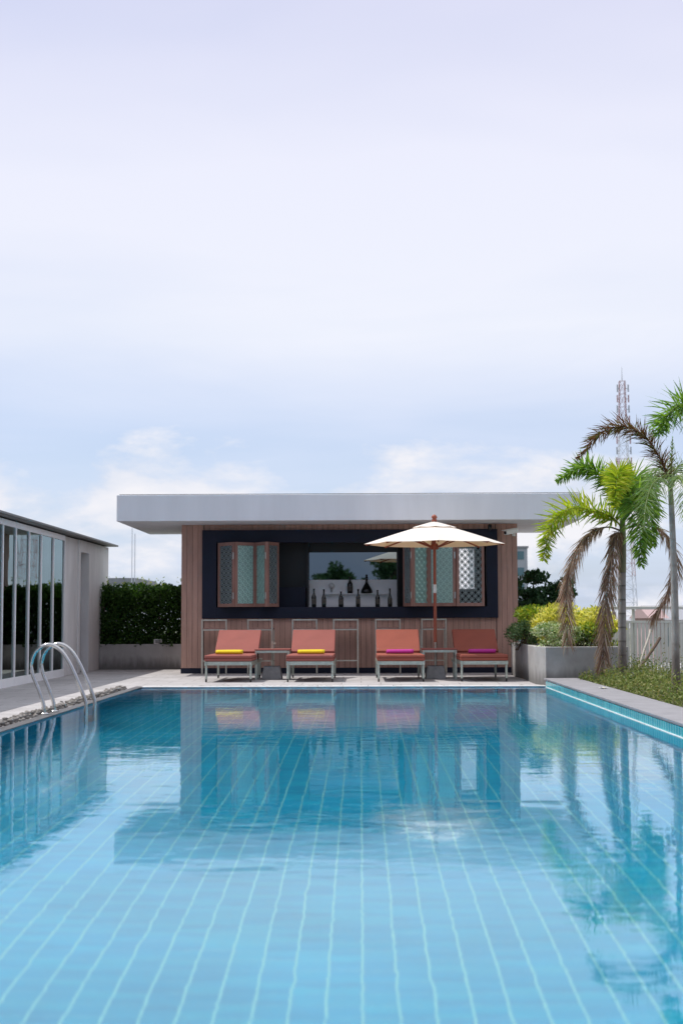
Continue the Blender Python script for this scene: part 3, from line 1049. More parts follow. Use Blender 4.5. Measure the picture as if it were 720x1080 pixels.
# ------------------------------------------------------------------ bar pavilion
PV = thing('pool_bar', (0, 27.5, 0), 'low wood clad pool bar with a thick flat white roof and a navy serving window', 'bar pavilion')
WX0, WX1, WYF, WYB, WH = -3.29, 2.87, 26.10, 28.9, 2.72
m = MB()
m.box(-4.31, 3.89, 25.05, 29.0, WH + 0.002, 3.19)
roof = m.build('roof', M['white_render'], PV, bevel=0.008)
m = MB()
m.box(-4.27, 3.85, 25.09, 28.96, 3.191, 3.205)
m.build('roof_capping', M['roof_metal'], roof)

m = MB()      # upright boards with real gaps
def boards_x(x0, x1, y, z0, z1, dy=-1, t=0.022, p=0.098):
    k = max(1, round((x1 - x0) / p)); ww = (x1 - x0) / k
    for i in range(k):
        a, b_ = x0 + ww * i + 0.0025, x0 + ww * (i + 1) - 0.0025
        j = random.uniform(0, 0.002)
        m.box(a, b_, y - t - j, y, z0, z1)
def boards_y(y0, y1, x, z0, z1, sgn, t=0.022, p=0.098):
    k = max(1, round((y1 - y0) / p)); ww = (y1 - y0) / k
    for i in range(k):
        a, b_ = y0 + ww * i + 0.004, y0 + ww * (i + 1) - 0.004
        m.box(min(x, x + sgn * t), max(x, x + sgn * t), a, b_, z0, z1)
FX0, FX1, FZ0, FZ1 = -2.90, 2.50, 1.00, 2.62
boards_x(WX0, FX0 + .02, WYF + .022, 0.10, WH)
boards_x(FX1 - .02, WX1, WYF + .022, 0.10, WH)
boards_x(FX0 + .03, FX1 - .03, WYF + .022, 0.10, FZ0 + .02)
boards_x(FX0 + .03, FX1 - .03, WYF + .022, FZ1 - .02, WH)
boards_y(WYF + .03, WYB, WX0 + .022, 0.10, WH, -1)
boards_y(WYF + .03, WYB, WX1 - .022, 0.10, WH, 1)
m.build('cladding', M['wood_cladding'], PV)
m = MB()      # structural wall behind the boards, open at the bar window
m.box(WX0 + .024, FX0 + .1, WYF + .024, WYF + .14, 0.0, WH)
m.box(FX1 - .1, WX1 - .024, WYF + .024, WYF + .14, 0.0, WH)
m.box(FX0 + .1, FX1 - .1, WYF + .024, WYF + .14, 0.0, FZ0 + .1)
m.box(FX0 + .1, FX1 - .1, WYF + .024, WYF + .14, FZ1 - .1, WH)
m.box(WX0 + .024, WX0 + .12, WYF + .141, WYB, 0.0, WH)
m.box(WX1 - .12, WX1 - .024, WYF + .141, WYB, 0.0, WH)
BWX0, BWX1, BWZ0, BWZ1 = 1.98, 2.30, 1.58, 2.40          # back window
m.box(WX0 + .121, BWX0, WYB - .1, WYB, 0.0, WH)
m.box(BWX1, WX1 - .121, WYB - .1, WYB, 0.0, WH)
m.box(BWX0, BWX1, WYB - .1, WYB, 0.0, BWZ0)
m.box(BWX0, BWX1, WYB - .1, WYB, BWZ1, WH)
m.build('wall', M['bar_black'], PV)
m = MB()
m.box(WX0 + .015, WX1 - .015, WYF - .004, WYF + .018, 0.0, 0.098)
m.box(WX0 - .004, WX0 + .014, WYF - .004, WYB, 0.0, 0.098)
m.box(WX1 - .014, WX1 + .004, WYF - .004, WYB, 0.0, 0.098)
m.build('plinth', M['navy_paint'], PV)
OX0, OX1, OZ0, OZ1 = -2.64, 2.30, 1.205, 2.39
m = MB()
m.box(FX0, OX0, WYF - .07, WYF + .15, FZ0, FZ1)
m.box(OX1, FX1, WYF - .07, WYF + .15, FZ0, FZ1)
m.box(OX0 - .001, OX1 + .001, WYF - .071, WYF + .151, OZ1, FZ1 - .001)
m.box(OX0 - .001, OX1 + .001, WYF - .071, WYF + .30, FZ0 + .001, OZ0)
m.build('counter_surround', M['navy_paint'], PV, bevel=0.004)
m = MB()
m.box(WX0 + .13, WX1 - .13, WYF + .152, WYB - .102, 0.0, 0.02)
m.build('floor', M['interior_floor'], PV)
# back bar: navy carcass, white splashback, mirror above
YB = 26.95
m = MB()
m.box(WX0 + .13, -0.98, YB, YB + .05, 0.02, WH)
m.box(0.685, 1.20, YB, YB + .05, 0.02, WH)
m.box(-0.979, 0.684, YB + .02, YB + .05, 0.02, 1.24)
m.box(-0.979, 0.684, YB + .02, YB + .05, 2.245, WH)
m.box(-1.01, -0.981, 26.7, YB - .001, 0.02, WH)
m.box(0.686, 0.715, 26.7, YB - .001, 0.02, WH)
m.build('back_bar', M['bar_black'], PV)
m = MB()
m.box(-2.55, -1.03, 26.55, 26.9, 0.02, 1.58)
m.build('back_cabinet', M['navy_paint'], PV, bevel=0.004)
m = MB()
m.box(-0.978, 0.683, YB + .005, YB + .019, 1.242, 1.725)
m.box(-0.978, 0.683, 26.75, YB + .004, 1.20, 1.24)
m.box(-0.72, 0.50, YB - .12, YB + .004, 1.448, 1.465)
m.build('splashback', M['white_panel'], PV)
m = MB()
m.box(-0.978, 0.683, YB + .008, YB + .019, 1.727, 2.244)
m.build('mirror', M['bar_mirror'], PV)
m = MB()
m.box(BWX0 - .03, BWX0, WYB - .13, WYB + .02, BWZ0 - .03, BWZ1 + .03)
m.box(BWX1, BWX1 + .03, WYB - .13, WYB + .02, BWZ0 - .03, BWZ1 + .03)
m.box(BWX0, BWX1, WYB - .13, WYB + .02, BWZ0 - .03, BWZ0)
m.box(BWX0, BWX1, WYB - .13, WYB + .02, BWZ1, BWZ1 + .03)
m.build('window', M['white_frame'], PV)


def lattice_mesh(mb, O, U, Vv, W, H, rad=0.062, thick=0.005):
    """overlapping-circle screen between two stiles: O corner, U across, Vv up (unit vectors)"""
    Nn = Vector(U).cross(Vector(Vv)).normalized()
    px_ = rad * 1.0
    nx, ny = max(1, round(W / px_)), max(1, round(H / px_))
    for j in range(ny + 1):
        for i in range(nx + 1):
            if (i + j) % 2: continue
            cx, cy = W * i / nx, H * j / ny
            ring = []
            K = 16
            prev = None
            for k in range(K + 1):
                a = 2 * PI * k / K
                u, v = cx + rad * math.cos(a), cy + rad * math.sin(a)
                ok = 0 <= u <= W and 0 <= v <= H
                if ok and prev is not None:
                    p0 = O + U * prev[0] + Vv * prev[1]
                    p1 = O + U * u + Vv * v
                    t_ = (p1 - p0).normalized()
                    s_ = t_.cross(Nn) * thick
                    n_ = Nn * 0.006
                    mb.add([p0 - s_ - n_, p0 + s_ - n_, p1 + s_ - n_, p1 - s_ - n_, p0 - s_ + n_, p0 + s_ + n_, p1 + s_ + n_, p1 - s_ + n_],
                           [(0, 1, 2, 3), (4, 7, 6, 5), (0, 3, 7, 4), (1, 5, 6, 2)])
                prev = (u, v) if ok else None


def leaf_panel(p0, p1, z0, z1, pane, hinge):
    A, B = Vector((p0[0], p0[1], z0)), Vector((p1[0], p1[1], z0))
    U = (B - A); W = U.length; U.normalize()
    Z = Vector((0, 0, 1)); H = z1 - z0
    N = U.cross(Z).normalized()        # faces the pool
    st, rl, th = 0.055, 0.06, 0.02
    m = MB()
    def bar(u0, u1, v0, v1, t_=th):
        m.obox(A + U * (u0 + u1) / 2 + Z * (v0 + v1) / 2, U * (u1 - u0) / 2, N * t_, Z * (v1 - v0) / 2)
    bar(0.004, st, 0, H); bar(W - st, W - 0.004, 0, H)
    bar(st + .0005, W - st - .0005, 0.0, rl, th - .002); bar(st + .0005, W - st - .0005, H - rl, H, th - .002)
    o = m.build('shutter_leaf', M['shutter_wood'], PV, bevel=0.003)
    m = MB()
    lattice_mesh(m, A + U * st + Z * rl + N * 0.006, U, Z, W - 2 * st, H - 2 * rl)
    m.build('lattice', M['lattice_pale' if pane else 'lattice'], o)
    if pane:
        m = MB()
        m.obox(A + U * W / 2 + Z * H / 2 - N * 0.010, U * (W / 2 - st), N * 0.003, Z * (H / 2 - rl))
        m.build('pane', M[pane], o)
    if hinge:
        for v in (0.2, H - 0.25):
            m = MB()
            m.obox(A + U * (W - 0.012) + Z * v + N * (th + .006), U * 0.014, N * 0.005, Z * 0.06)
            m.build('hinge', M['hinge_metal'], o)

Z0, Z1 = 1.21, 2.385
YS = 26.06
xs = [at(p, 600, y).x for p, y in ((230.5, YS), (247.5, YS - .34), (269.5, YS - .06), (281.5, YS - .40), (293.5, YS - .04))]
ys = [YS, YS - .34, YS - .06, YS - .40, YS - .04]
for i, (pn, hg) in enumerate(((None, True), ('frosted_glass', False), ('frosted_glass', True), (None, False))):
    leaf_panel((xs[i], ys[i]), (xs[i + 1], ys[i + 1]), Z0, Z1, pn, hg)
xs = [at(p, 600, y).x for p, y in ((425.5, YS), (434.5, YS - .38), (451.5, YS - .06), (480.5, YS - .25), (510.0, YS - .02))]
ys = [YS, YS - .38, YS - .06, YS - .25, YS - .02]
for i, (pn, hg) in enumerate(((None, True), ('frosted_glass', False), ('frosted_glass', True), (None, False))):
    leaf_panel((xs[i], ys[i]), (xs[i + 1], ys[i + 1]), Z0, Z1, pn, hg)

# bottles
def bottle_proto(h, r_, neck, name, label, cat='bottle', group=None, shoulder=0.6):
    o = thing(name, (0, 0, 0), label, cat, group)
    m = MB()
    m.lathe([(r_ * .9, 0), (r_, .01), (r_, h * shoulder * .92), (r_ * .8, h * shoulder * 1.02), (neck * 1.15, h * (shoulder + .14)), (neck, h * (shoulder + .2)), (neck, h * .93), (neck * 1.2, h * .935), (neck * 1.2, h)], seg=16)
    bd = m.build('body', M['bottle_glass'], o, world=False)
    m = MB()
    m.lathe([(r_ + .001, h * .16), (r_ + .0015, h * .17), (r_ + .0015, h * .44), (r_ + .001, h * .45)], seg=16)
    m.build('bottle_label', M['paper_label'], o, world=False)
    return o

bl = [(331, 'first bottle from the left end of the counter, slim with a long neck'),
      (341.5, 'slim dark bottle second from the left end of the counter'),
      (359.5, 'short dark bottle on the counter below the pale wall lamp side'),
      (377.5, 'dark bottle standing on the counter between the two hung up ones'),
      (398, 'slim dark bottle next to last along the counter, right of the bell shaped decanter'),
      (411, 'last dark bottle at the right end of the counter, beside the folded screens')]
for i, (p, lb) in enumerate(bl):
    hh = (0.34, 0.33, 0.29, 0.33, 0.31, 0.34)[i]
    o = bottle_proto(hh, (0.042, 0.04, 0.045, 0.04, 0.042, 0.04)[i], 0.015, 'bottle', lb, 'bottle', 'bottles on the bar counter', (0.6, .55, .62, .56, .6, .5)[i])
    q = at(p, 639, 26.28)
    o.location = (q.x, 26.28, OZ0 + .001)
o = bottle_proto(0.31, 0.05, 0.017, 'bottle', 'dark square shouldered bottle on the narrow white shelf', 'bottle', None, 0.62)
o.location = (at(369, 628, YB - .06).x, YB - .06, 1.466)
o = thing('decanter', (at(386.5, 628, YB - .06).x, YB - .06, 1.466), 'dark bell shaped decanter on the narrow white shelf', 'decanter')
m = MB()
m.lathe([(0.10, 0), (0.112, .015), (0.105, .06), (0.06, .14), (0.028, .19), (0.02, .25), (0.026, .26), (0.026, .31), (0.012, .32)], seg=20)
m.build('body', M['bottle_glass'], o, world=False)
m = MB(); m.lathe([(0.016, 0.321), (0.022, .335), (0.016, .355), (.004, .36)], seg=14); m.build('stopper', M['bottle_glass'], o, world=False)
# wall fixture
q = at(349.5, 621, YB)
o = thing('wall_lamp', (q.x, YB + .004, q.z - .06), 'small pale globe fixture on the white panel behind the bar', 'wall lamp')
m = MB(); m.lathe([(0.012, .0), (0.012, .06), (0.02, .07), (0.03, .072)], c=(q.x, YB - .06, q.z - .06), seg=12)
m.tube([(q.x, YB + .003, q.z - .03), (q.x, YB - .06, q.z - .03)], 0.008, 8); m.build('bracket', M['hinge_metal'], o)
m = MB(); m.lathe([(0.02, .0), (0.045, .02), (0.055, .05), (0.045, .08), (0.015, .10)], c=(q.x, YB - .06, q.z + .012), seg=16); m.build('globe', M['white_plastic'], o)

# security camera
q = at(537, 561, 25.95)
o = thing('security_camera', (q.x, 26.09, q.z - .1), 'white security camera under the roof at the wood wall end', 'camera')
m = MB()
m.obox((q.x + .09, 26.065, q.z - .02), (.035, 0, 0), (0, .014, 0), (0, 0, .05))
m.tube([(q.x + .09, 26.05, q.z - .02), (q.x + .08, 25.95, q.z - .06), (q.x + .05, 25.90, q.z - .05)], 0.016, 8)
m.build('bracket', M['white_plastic'], o)
m = MB()
dv = Vector((-.75, -.6, -.16)).normalized(); sd = dv.cross(Vector((0, 0, 1))).normalized(); up = sd.cross(dv)
cc = Vector((q.x + .02, 25.88, q.z))
m.obox(cc, dv * .15, sd * .042, up * .040)
bd = m.build('housing', M['white_plastic'], o, bevel=0.012)
m = MB(); m.obox(cc + up * .048 + dv * .02, dv * .17, sd * .05, up * .006); m.build('sunshield', M['white_plastic'], o, bevel=0.003)
m = MB(); m.tube([cc + dv * .148, cc + dv * .156], .03, 14); m.build('lens', M['dark_plastic'], bd)
# small spot lights under the soffit
for p in (516,):
    q = at(p, 556, 25.98)
    o = thing('spotlight', (q.x, q.y, q.z - .06), 'small black spotlight fixed above the navy surround near the camera', 'spotlight')
    m = MB(); m.lathe([(0.028, -.05), (0.034, -.045), (0.034, .04), (0.02, .05)], c=(q.x, q.y - .01, q.z), seg=14); m.build('shade', M['dark_plastic'], o)
    m = MB(); m.tube([(q.x, q.y, q.z), (q.x, WYF - .003, q.z + .03)], .01, 8); m.build('bracket', M['dark_plastic'], o)

# ------------------------------------------------------------------ bar stools
def stool_proto():
    o = thing('bar_stool', (0, 0, 0), 'bar stool', 'bar stool', 'steel bar stools along the counter')
    s_, r_ = 0.215, 0.0125
    for sx in (-1, 1):
        m = MB(); m.box(sx * s_ - r_, sx * s_ + r_, -.20 - r_, -.20 + r_, 0, 0.985); m.build('leg', M['stool_metal'], o, world=False, bevel=0.002)
        m = MB(); m.box(sx * s_ - r_, sx * s_ + r_, .18 - r_, .18 + r_, 0, 0.80); m.build('leg', M['stool_metal'], o, world=False, bevel=0.002)
    m = MB()
    m.box(-s_ + r_ + .001, s_ - r_ - .001, -.20 - r_, -.20 + r_, 0.96, 0.985)
    m.box(-s_ + r_ + .001, s_ - r_ - .001, -.20 - r_ + .002, -.20 + r_ - .002, 0.785, 0.808)
    m.build('back_frame', M['stool_metal'], o, world=False, bevel=0.002)
    m = MB()
    m.box(-s_ + r_ + .001, s_ - r_ - .001, -.212, -.190, 0.235, 0.255)
    for sx in (-1, 1):
        m.box(sx * s_ - .008, sx * s_ + .008, -.187, .167, 0.235, 0.255)
    m.build('footrest', M['stool_metal'], o, world=False)
    m = MB(); m.box(-s_ - .012, s_ + .012, -.186, .195, 0.802, 0.832); m.build('seat', M['shutter_wood'], o, world=False, bevel=0.006)
    return o
sp = stool_proto()
sl = ['bar stool at the far left end under the shutters, left of the first lounger',
      'bar stool behind the first lounger and the table with no parasol',
      'bar stool behind the second lounger with a yellow towel',
      'bar stool in the clear gap between yellow towel and magenta towel loungers',
      'bar stool behind the third lounger, the first one with a magenta towel',
      'bar stool behind the parasol pole']
for i, (p, lb) in enumerate(zip((224.5, 274.5, 321, 364.5, 409.5, 457.5), sl)):
    o = sp if i == 0 else copy_tree(sp)
    q = at(p, 700, 25.5)
    o.location = (q.x, 25.72 + random.uniform(-.03, .03), 0)
    o.rotation_euler.z = R((5, -1.5, 1, 0.5, -2, 1)[i])
    o['label'] = lb

# ------------------------------------------------------------------ loungers
def lounger_proto(fabric, label):
    o = thing('sun_lounger', (0, 0, 0), label, 'sun lounger', 'sun loungers by the far pool edge')
    W = 0.355
    m = MB()
    t_ = 0.018
    for sx in (-1, 1):
        m.box(sx * W - t_, sx * W + t_, -.93, .95, .265, .325)
    for y in (-.93 + t_, -.1, .45, .95 - t_):
        m.box(-W + t_ + .001, W - t_ - .001, y - t_, y + t_, .267, .323)
    for k in range(9):
        y = -.8 + k * .13
        m.box(-W + t_ + .001, W - t_ - .001, y - .02, y + .02, .306, .318)
    m.build('frame', M['frame_metal'], o, world=False, bevel=0.003)
    for sx in (-1, 1):
        for y in (-.86, .72):
            m = MB(); m.box(sx * (W - .004) - .017, sx * (W - .004) + .017, y - .017, y + .017, 0.05, .2645)
            lg = m.build('leg', M['frame_metal'], o, world=False, bevel=0.003)
            m = MB(); m.tube([(sx * (W - .004) - .012, y, .026), (sx * (W - .004) + .012, y, .026)], .026, 14)
            m.build('caster', M['dark_plastic'], lg, world=False)
    m = MB(); m.box(-.372, .372, -.94, .31, .328, .425)
    sc_ = m.build('seat_cushion', M[fabric], o, world=False, bevel=0.018, bseg=3)
    pp = [(-.366, -.934), (.366, -.934), (.366, .30), (-.366, .30)]
    m = MB()
    for k in range(4):
        a_, b_ = pp[k], pp[(k + 1) % 4]
        m.tube([(a_[0], a_[1], .376), (b_[0], b_[1], .376)], .009, 6)
    m.build('piping', M[fabric + '_dark'], sc_, world=False)
    a = Vector((0, .60, .36)).normalized(); nrm = Vector((0, -a.z, a.y))
    m = MB()
    c_ = Vector((0, .33, .425)) + a * .345 + nrm * .0
    m.obox(c_, (.362, 0, 0), a * .345, nrm * .038)
    m.build('backrest', M[fabric], o, world=False, bevel=0.016, bseg=3)
    m = MB()
    for sx in (-1, 1):
        m.obox(Vector((sx * .33, .33, .40)) + a * .34 - nrm * .045, (.014, 0, 0), a * .36, nrm * .009)
        m.tube([Vector((sx * .32, .33, .40)) + a * .5 - nrm * .05, (sx * .32, .86, .31)], .009, 8)
    m.build('backrest_frame', M['frame_metal'], o, world=False)
    return o
LY = 23.38
lg1 = lounger_proto('terracotta_faded', 'terracotta sun lounger with a yellow towel, nearest to the pool ladder')
lg3 = lounger_proto('terracotta', 'terracotta sun lounger with a magenta towel, left of the parasol pole')
lx = [at(p, 718, 22.5).x for p in (242, 327.2, 422.3, 509.5)]
ll = ['terracotta sun lounger with a yellow towel, nearest to the pool ladder',
      'terracotta sun lounger with a yellow towel, right of the table that has no parasol',
      'terracotta sun lounger with a magenta towel, left of the parasol pole',
      'terracotta sun lounger with a magenta towel, beside the planted concrete bed']
for i in range(4):
    o = lg1 if i == 0 else lg3 if i == 2 else copy_tree(lg1 if i == 1 else lg3)
    o.location = (lx[i], LY, 0)
    o.rotation_euler.z = R((-1.2, -0.3, 0.4, 0.8)[i])
    o['label'] = ll[i]


def towel_proto(matn):
    m = MB()
    # loose roll: spiral section, squashed
    K = 64; L = 0.215
    prof = []
    for k in range(K + 1):
        a = k / K * 2 * PI * 2.6
        rr = 0.016 + 0.034 * k / K
        prof.append((rr * math.cos(a) * 1.25, rr * math.sin(a) * 0.78))
    vs = []; fs = []
    NX = 9
    for j in range(NX):
        x = -L + 2 * L * j / (NX - 1)
        for (py, pz) in prof:
            s_ = 1 - 0.05 * abs(x / L) ** 3 + 0.025 * math.sin(9 * x + py * 20)
            vs.append((x + 0.004 * math.sin(40 * pz), py * s_, pz * s_ + 0.039))
    n_ = K + 1
    for j in range(NX - 1):
        for k in range(K):
            fs.append((j * n_ + k, j * n_ + k + 1, (j + 1) * n_ + k + 1, (j + 1) * n_ + k))
    m.add(vs, fs, True)
    return m
tl = [(242, 'towel_yellow', 'rolled yellow towel on the lounger nearest the pool ladder'),
      (328, 'towel_yellow', 'rolled yellow towel on the second lounger, beside the bare table'),
      (421.5, 'towel_magenta', 'rolled magenta towel on the lounger left of the parasol pole'),
      (508, 'towel_magenta', 'rolled magenta towel on the lounger beside the planted bed')]
for i, (p, mt, lb) in enumerate(tl):
    o = towel_proto(mt).build('towel', M[mt], origin=(0, 0, 0), solid=0.006)
    tag(o, lb, 'towel', 'rolled towels on the loungers')
    o.location = (at(p, 690, LY - .60).x, LY - .60, .4265)
    o.rotation_euler.z = R((-2, 2, 1.5, -3)[i])

# ------------------------------------------------------------------ side tables, parasol
def table_proto():
    o = thing('side_table', (0, 0, 0), 'side table', 'side table', 'side tables between loungers')
    W, D, H, t_ = .28, .25, .50, .016
    m = MB(); m.box(-W - .006, W + .006, -D - .006, D + .006, H - .022, H)
    m.build('tabletop', M['terracotta_faded'], o, world=False, bevel=0.004)
    m = MB()
    for sy in (-1, 1):
        m.box(-W + 2 * t_ + .001, W - 2 * t_ - .001, sy * (D - t_) - t_, sy * (D - t_) + t_, H - .062, H - .0225)
    for sx in (-1, 1):
        m.box(sx * (W - t_) - t_, sx * (W - t_) + t_, -D + 2 * t_ + .001, D - 2 * t_ - .001, H - .062, H - .0225)
    m.build('apron', M['frame_metal'], o, world=False, bevel=0.002)
    for sx in (-1, 1):
        for sy in (-1, 1):
            m = MB(); m.box(sx * (W - t_) - t_, sx * (W - t_) + t_, sy * (D - t_) - t_, sy * (D - t_) + t_, 0, H - .0225)
            m.build('leg', M['frame_metal'], o, world=False, bevel=0.003)
    return o
tp = table_proto()
tp['label'] = 'terracotta topped metal side table between the two yellow towel loungers'
tp.location = (at(287, 716, 23.3).x, 23.55, 0)
t2 = copy_tree(tp)
t2['label'] = 'terracotta topped metal side table under the open parasol'
t2.location = (at(463.7, 716, 23.3).x, 23.55, 0)


def base_mesh(m, x, y):
    a, b_, h = .17, .135, .215
    m.add([(x - a, y - a, 0), (x + a, y - a, 0), (x + a, y + a, 0), (x - a, y + a, 0), (x - b_, y - b_, h), (x + b_, y - b_, h), (x + b_, y + b_, h), (x - b_, y + b_, h)],
          [(0, 3, 2, 1), (4, 5, 6, 7), (0, 1, 5, 4), (1, 2, 6, 5), (2, 3, 7, 6), (3, 0, 4, 7)])
q = at(287, 715, 23.62)
pb = thing('umbrella_stand', (q.x, 23.62, 0), 'grey concrete parasol base with an empty steel stem under the bare table', 'parasol base')
m = MB(); base_mesh(m, q.x, 23.62); m.build('block', M['concrete_block'], pb, bevel=0.012)
m = MB(); m.tube([(q.x, 23.62, .216), (q.x, 23.62, .62)], .019, 12); m.build('stem', M['stool_metal'], pb)
m = MB(); m.tube([(q.x + .0195, 23.62, .585), (q.x + .05, 23.62, .585)], .009, 8); m.tube([(q.x + .05, 23.62, .57), (q.x + .05, 23.62, .60)], .012, 8); m.build('knob', M['stool_metal'], pb)

UX, UY = at(459, 700, 23.62).x, 23.62
pz = thing('parasol', (UX, UY, 0), 'open cream canvas parasol on a red brown wooden pole', 'parasol')
m = MB(); base_mesh(m, UX, UY); m.build('base', M['concrete_block'], pz, bevel=0.012)
m = MB(); m.tube([(UX, UY, .216), (UX, UY, .64)], .02, 12); m.build('stem', M['stool_metal'], pz)
m = MB(); m.tube([(UX, UY, .60), (UX, UY, 1.6), (UX, UY, 2.56)], .026, 16); pole = m.build('pole', M['red_teak'], pz)
m = MB(); m.lathe([(.0275, 1.41), (.028, 1.412), (.028, 1.55), (.0275, 1.552)], c=(UX, UY, 0), seg=16); m.build('pole_sticker', M['white_plastic'], pole)
m = MB(); m.lathe([(.03, 0), (.04, .012), (.045, .05), (.03, .07), (.05, .09), (.035, .125), (.01, .14)], c=(UX, UY, 2.575), seg=18); m.build('finial', M['red_teak'], pz)
m = MB(); m.lathe([(.03, 0), (.065, .005), (.068, .06), (.05, .10), (.03, .105)], c=(UX, UY, 2.13), seg=18)
m.build('runner', M['red_teak'], pz)
m = MB(); m.lathe([(.03, 0), (.06, .005), (.06, .05), (.03, .055)], c=(UX, UY, 2.44), seg=18); m.build('hub', M['red_teak'], pz)
RC, ZE, ZA = 1.165, 2.225, 2.575


def canopy(m, rc, ze, za, sag, scal, na=8, nr=10, sub=6, r_in=0.03):
    NA = na * sub
    vs, fs = [], []
    for j in range(nr + 1):
        f = r_in + (1 - r_in) * j / nr
        for k in range(NA):
            a = 2 * PI * k / NA
            u = (k % sub) / sub
            w_ = math.sin(PI * u)
            # panel: straight chord between ribs, plus sag
            a0 = 2 * PI * (k // sub) / na; a1 = a0 + 2 * PI / na
            p0 = Vector((math.cos(a0), math.sin(a0))); p1 = Vector((math.cos(a1), math.sin(a1)))
            pp = p0.lerp(p1, u) * rc * f * (1 - scal * w_ * f)
            z = za + (ze - za) * (f ** 1.10) - sag * w_ * f * (1 - 0.3 * f)
            vs.append((UX + pp.x, UY + pp.y, z))
    for j in range(nr):
        for k in range(NA):
            k2 = (k + 1) % NA
            fs.append((j * NA + k, (j + 1) * NA + k, (j + 1) * NA + k2, j * NA + k2))
    m.add(vs, fs, False)
m = MB(); canopy(m, RC, ZE, ZA, 0.010, 0.03)
can = m.build('canopy', M['canvas'], pz, solid=0.004)
m = MB(); canopy(m, 0.36, 2.50, 2.60, 0.012, 0.03, nr=4)
m.build('vent_flap', M['canvas'], can, solid=0.004)
for k in range(8):
    a = 2 * PI * k / 8
    dx, dy = math.cos(a), math.sin(a)
    m = MB()
    p0 = Vector((UX + dx * .05, UY + dy * .05, 2.47)); p1 = Vector((UX + dx * (RC - .02), UY + dy * (RC - .02), ZE - .016))
    m.tube([p0, p0.lerp(p1, .5) + Vector((0, 0, -.004)), p1], .0125, 6); rb = m.build('rib', M['red_teak'], pz)
    m = MB(); m.tube([(UX + dx * .06, UY + dy * .06, 2.17), p0.lerp(p1, .42) + Vector((0, 0, -.016))], .0115, 6); m.build('strut', M['red_teak'], rb)

# ------------------------------------------------------------------ pool ladder
lad = thing('pool_ladder', (-3.1, 15.08, 0), 'polished steel pool ladder with two arched handrails at the pool edge', 'pool ladder')
for Yl, (fx, wx) in ((14.87, (-3.295, -2.86)), (15.30, (-3.285, -2.85))):
    pts = [(fx, Yl, 0.0), (fx - .005, Yl, .10), (fx - .05, Yl, .24), (fx - .125, Yl, .43), (fx - .14, Yl, .55), (fx - .085, Yl, .675), (fx + .035, Yl, .735), (fx + .155, Yl, .685),
           (fx + .255, Yl, .55), (fx + .345, Yl, .36), (wx - .035, Yl, .23), (wx, Yl, .13), (wx, Yl, 0), (wx, Yl, -.4), (wx, Yl, -1.05)]
    m = MB(); m.tube(catmull(pts, 84), 0.0205, 16); rl = m.build('handrail', M['steel'], lad)
    m = MB(); m.lathe([(.05, .0125), (.05, .02), (.03, .03), (.024, .035)], c=(fx, Yl, 0), seg=20); m.build('flange', M['steel'], rl)
for z in (-.25, -.5, -.75):
    m = MB(); m.box(-2.92, -2.80, 14.895, 15.275, z, z + .03); m.build('step', M['steel'], lad, bevel=0.006)

# ------------------------------------------------------------------ left glass building
GX = -5.20
GB_ = thing('glass_building', (-7, 21, 0), 'long low white building with full height glass doors and a thin flat roof', 'building')
yl = [20.66 - 0.92 * 9 + 0.92 * i for i in range(9)] + [20.66, 21.44, 22.31, 23.16, 24.08, 25.0]
m = MB()
m.box(-8.9, -8.75, yl[0], 29.28, 0, 2.47)
m.box(-8.749, GX - .02, yl[0] - .15, yl[0] - .03, 0, 2.47)
m.box(GX - .20, GX - .03, 25.04, 26.25, 0, 2.47)
m.box(GX - .24, GX, 26.255, 26.42, 0, 2.47)
m.box(GX - .24, GX, 27.22, 29.30, 0, 2.47)
m.box(GX - .24, GX, 26.421, 27.219, 2.25, 2.47)
m.box(-8.749, GX - .241, 29.13, 29.30, 0, 2.47)
m.build('wall', M['grey_wall'], GB_, bevel=0.004)
m = MB(); m.box(GX - .20, GX - .15, 26.421, 27.219, 0.0, 2.249); dr = m.build('door', M['door_grey'], GB_)
m = MB(); m.tube([(GX - .149, 26.52, 1.0), (GX - .11, 26.52, 1.0), (GX - .11, 26.63, 1.0)], .01, 8); m.build('handle', M['hinge_metal'], dr)
m = MB(); m.box(-9.0, -5.03, yl[0] - .4, 29.5, 2.495, 2.528); rf = m.build('roof', M['roof_metal'], GB_, bevel=0.004)
m = MB(); m.box(-8.74, GX - .10, yl[0], 29.1, 2.30, 2.34); m.build('ceiling', M['interior_wall'], GB_)
m = MB(); m.box(-8.74, GX - .10, yl[0], 29.1, 0.0, .012); m.build('floor', M['interior_floor'], GB_)
m = MB(); m.box(-8.1, -5.5, 25.3, 25.4, 0.013, 2.299); m.build('partition', M['interior_wall'], GB_)
for i in range(len(yl) - 1):
    a, b_ = yl[i], yl[i + 1]
    m = MB()
    fw = .022
    m.box(GX - .07, GX, a + .001, a + fw, 0.001, 2.47)
    m.box(GX - .07, GX, b_ - fw, b_ - .001, 0.001, 2.47)
    m.box(GX - .068, GX - .002, a + fw, b_ - fw, 0.001, .13)
    m.box(GX - .068, GX - .002, a + fw, b_ - fw, 2.38, 2.47)
    wd = m.build('window', M['white_frame'], GB_, bevel=0.003)
    m = MB(); m.box(GX - .030, GX - .024, a + fw, b_ - fw, .13, 2.38); m.build('pane', M['window_glass'], wd)

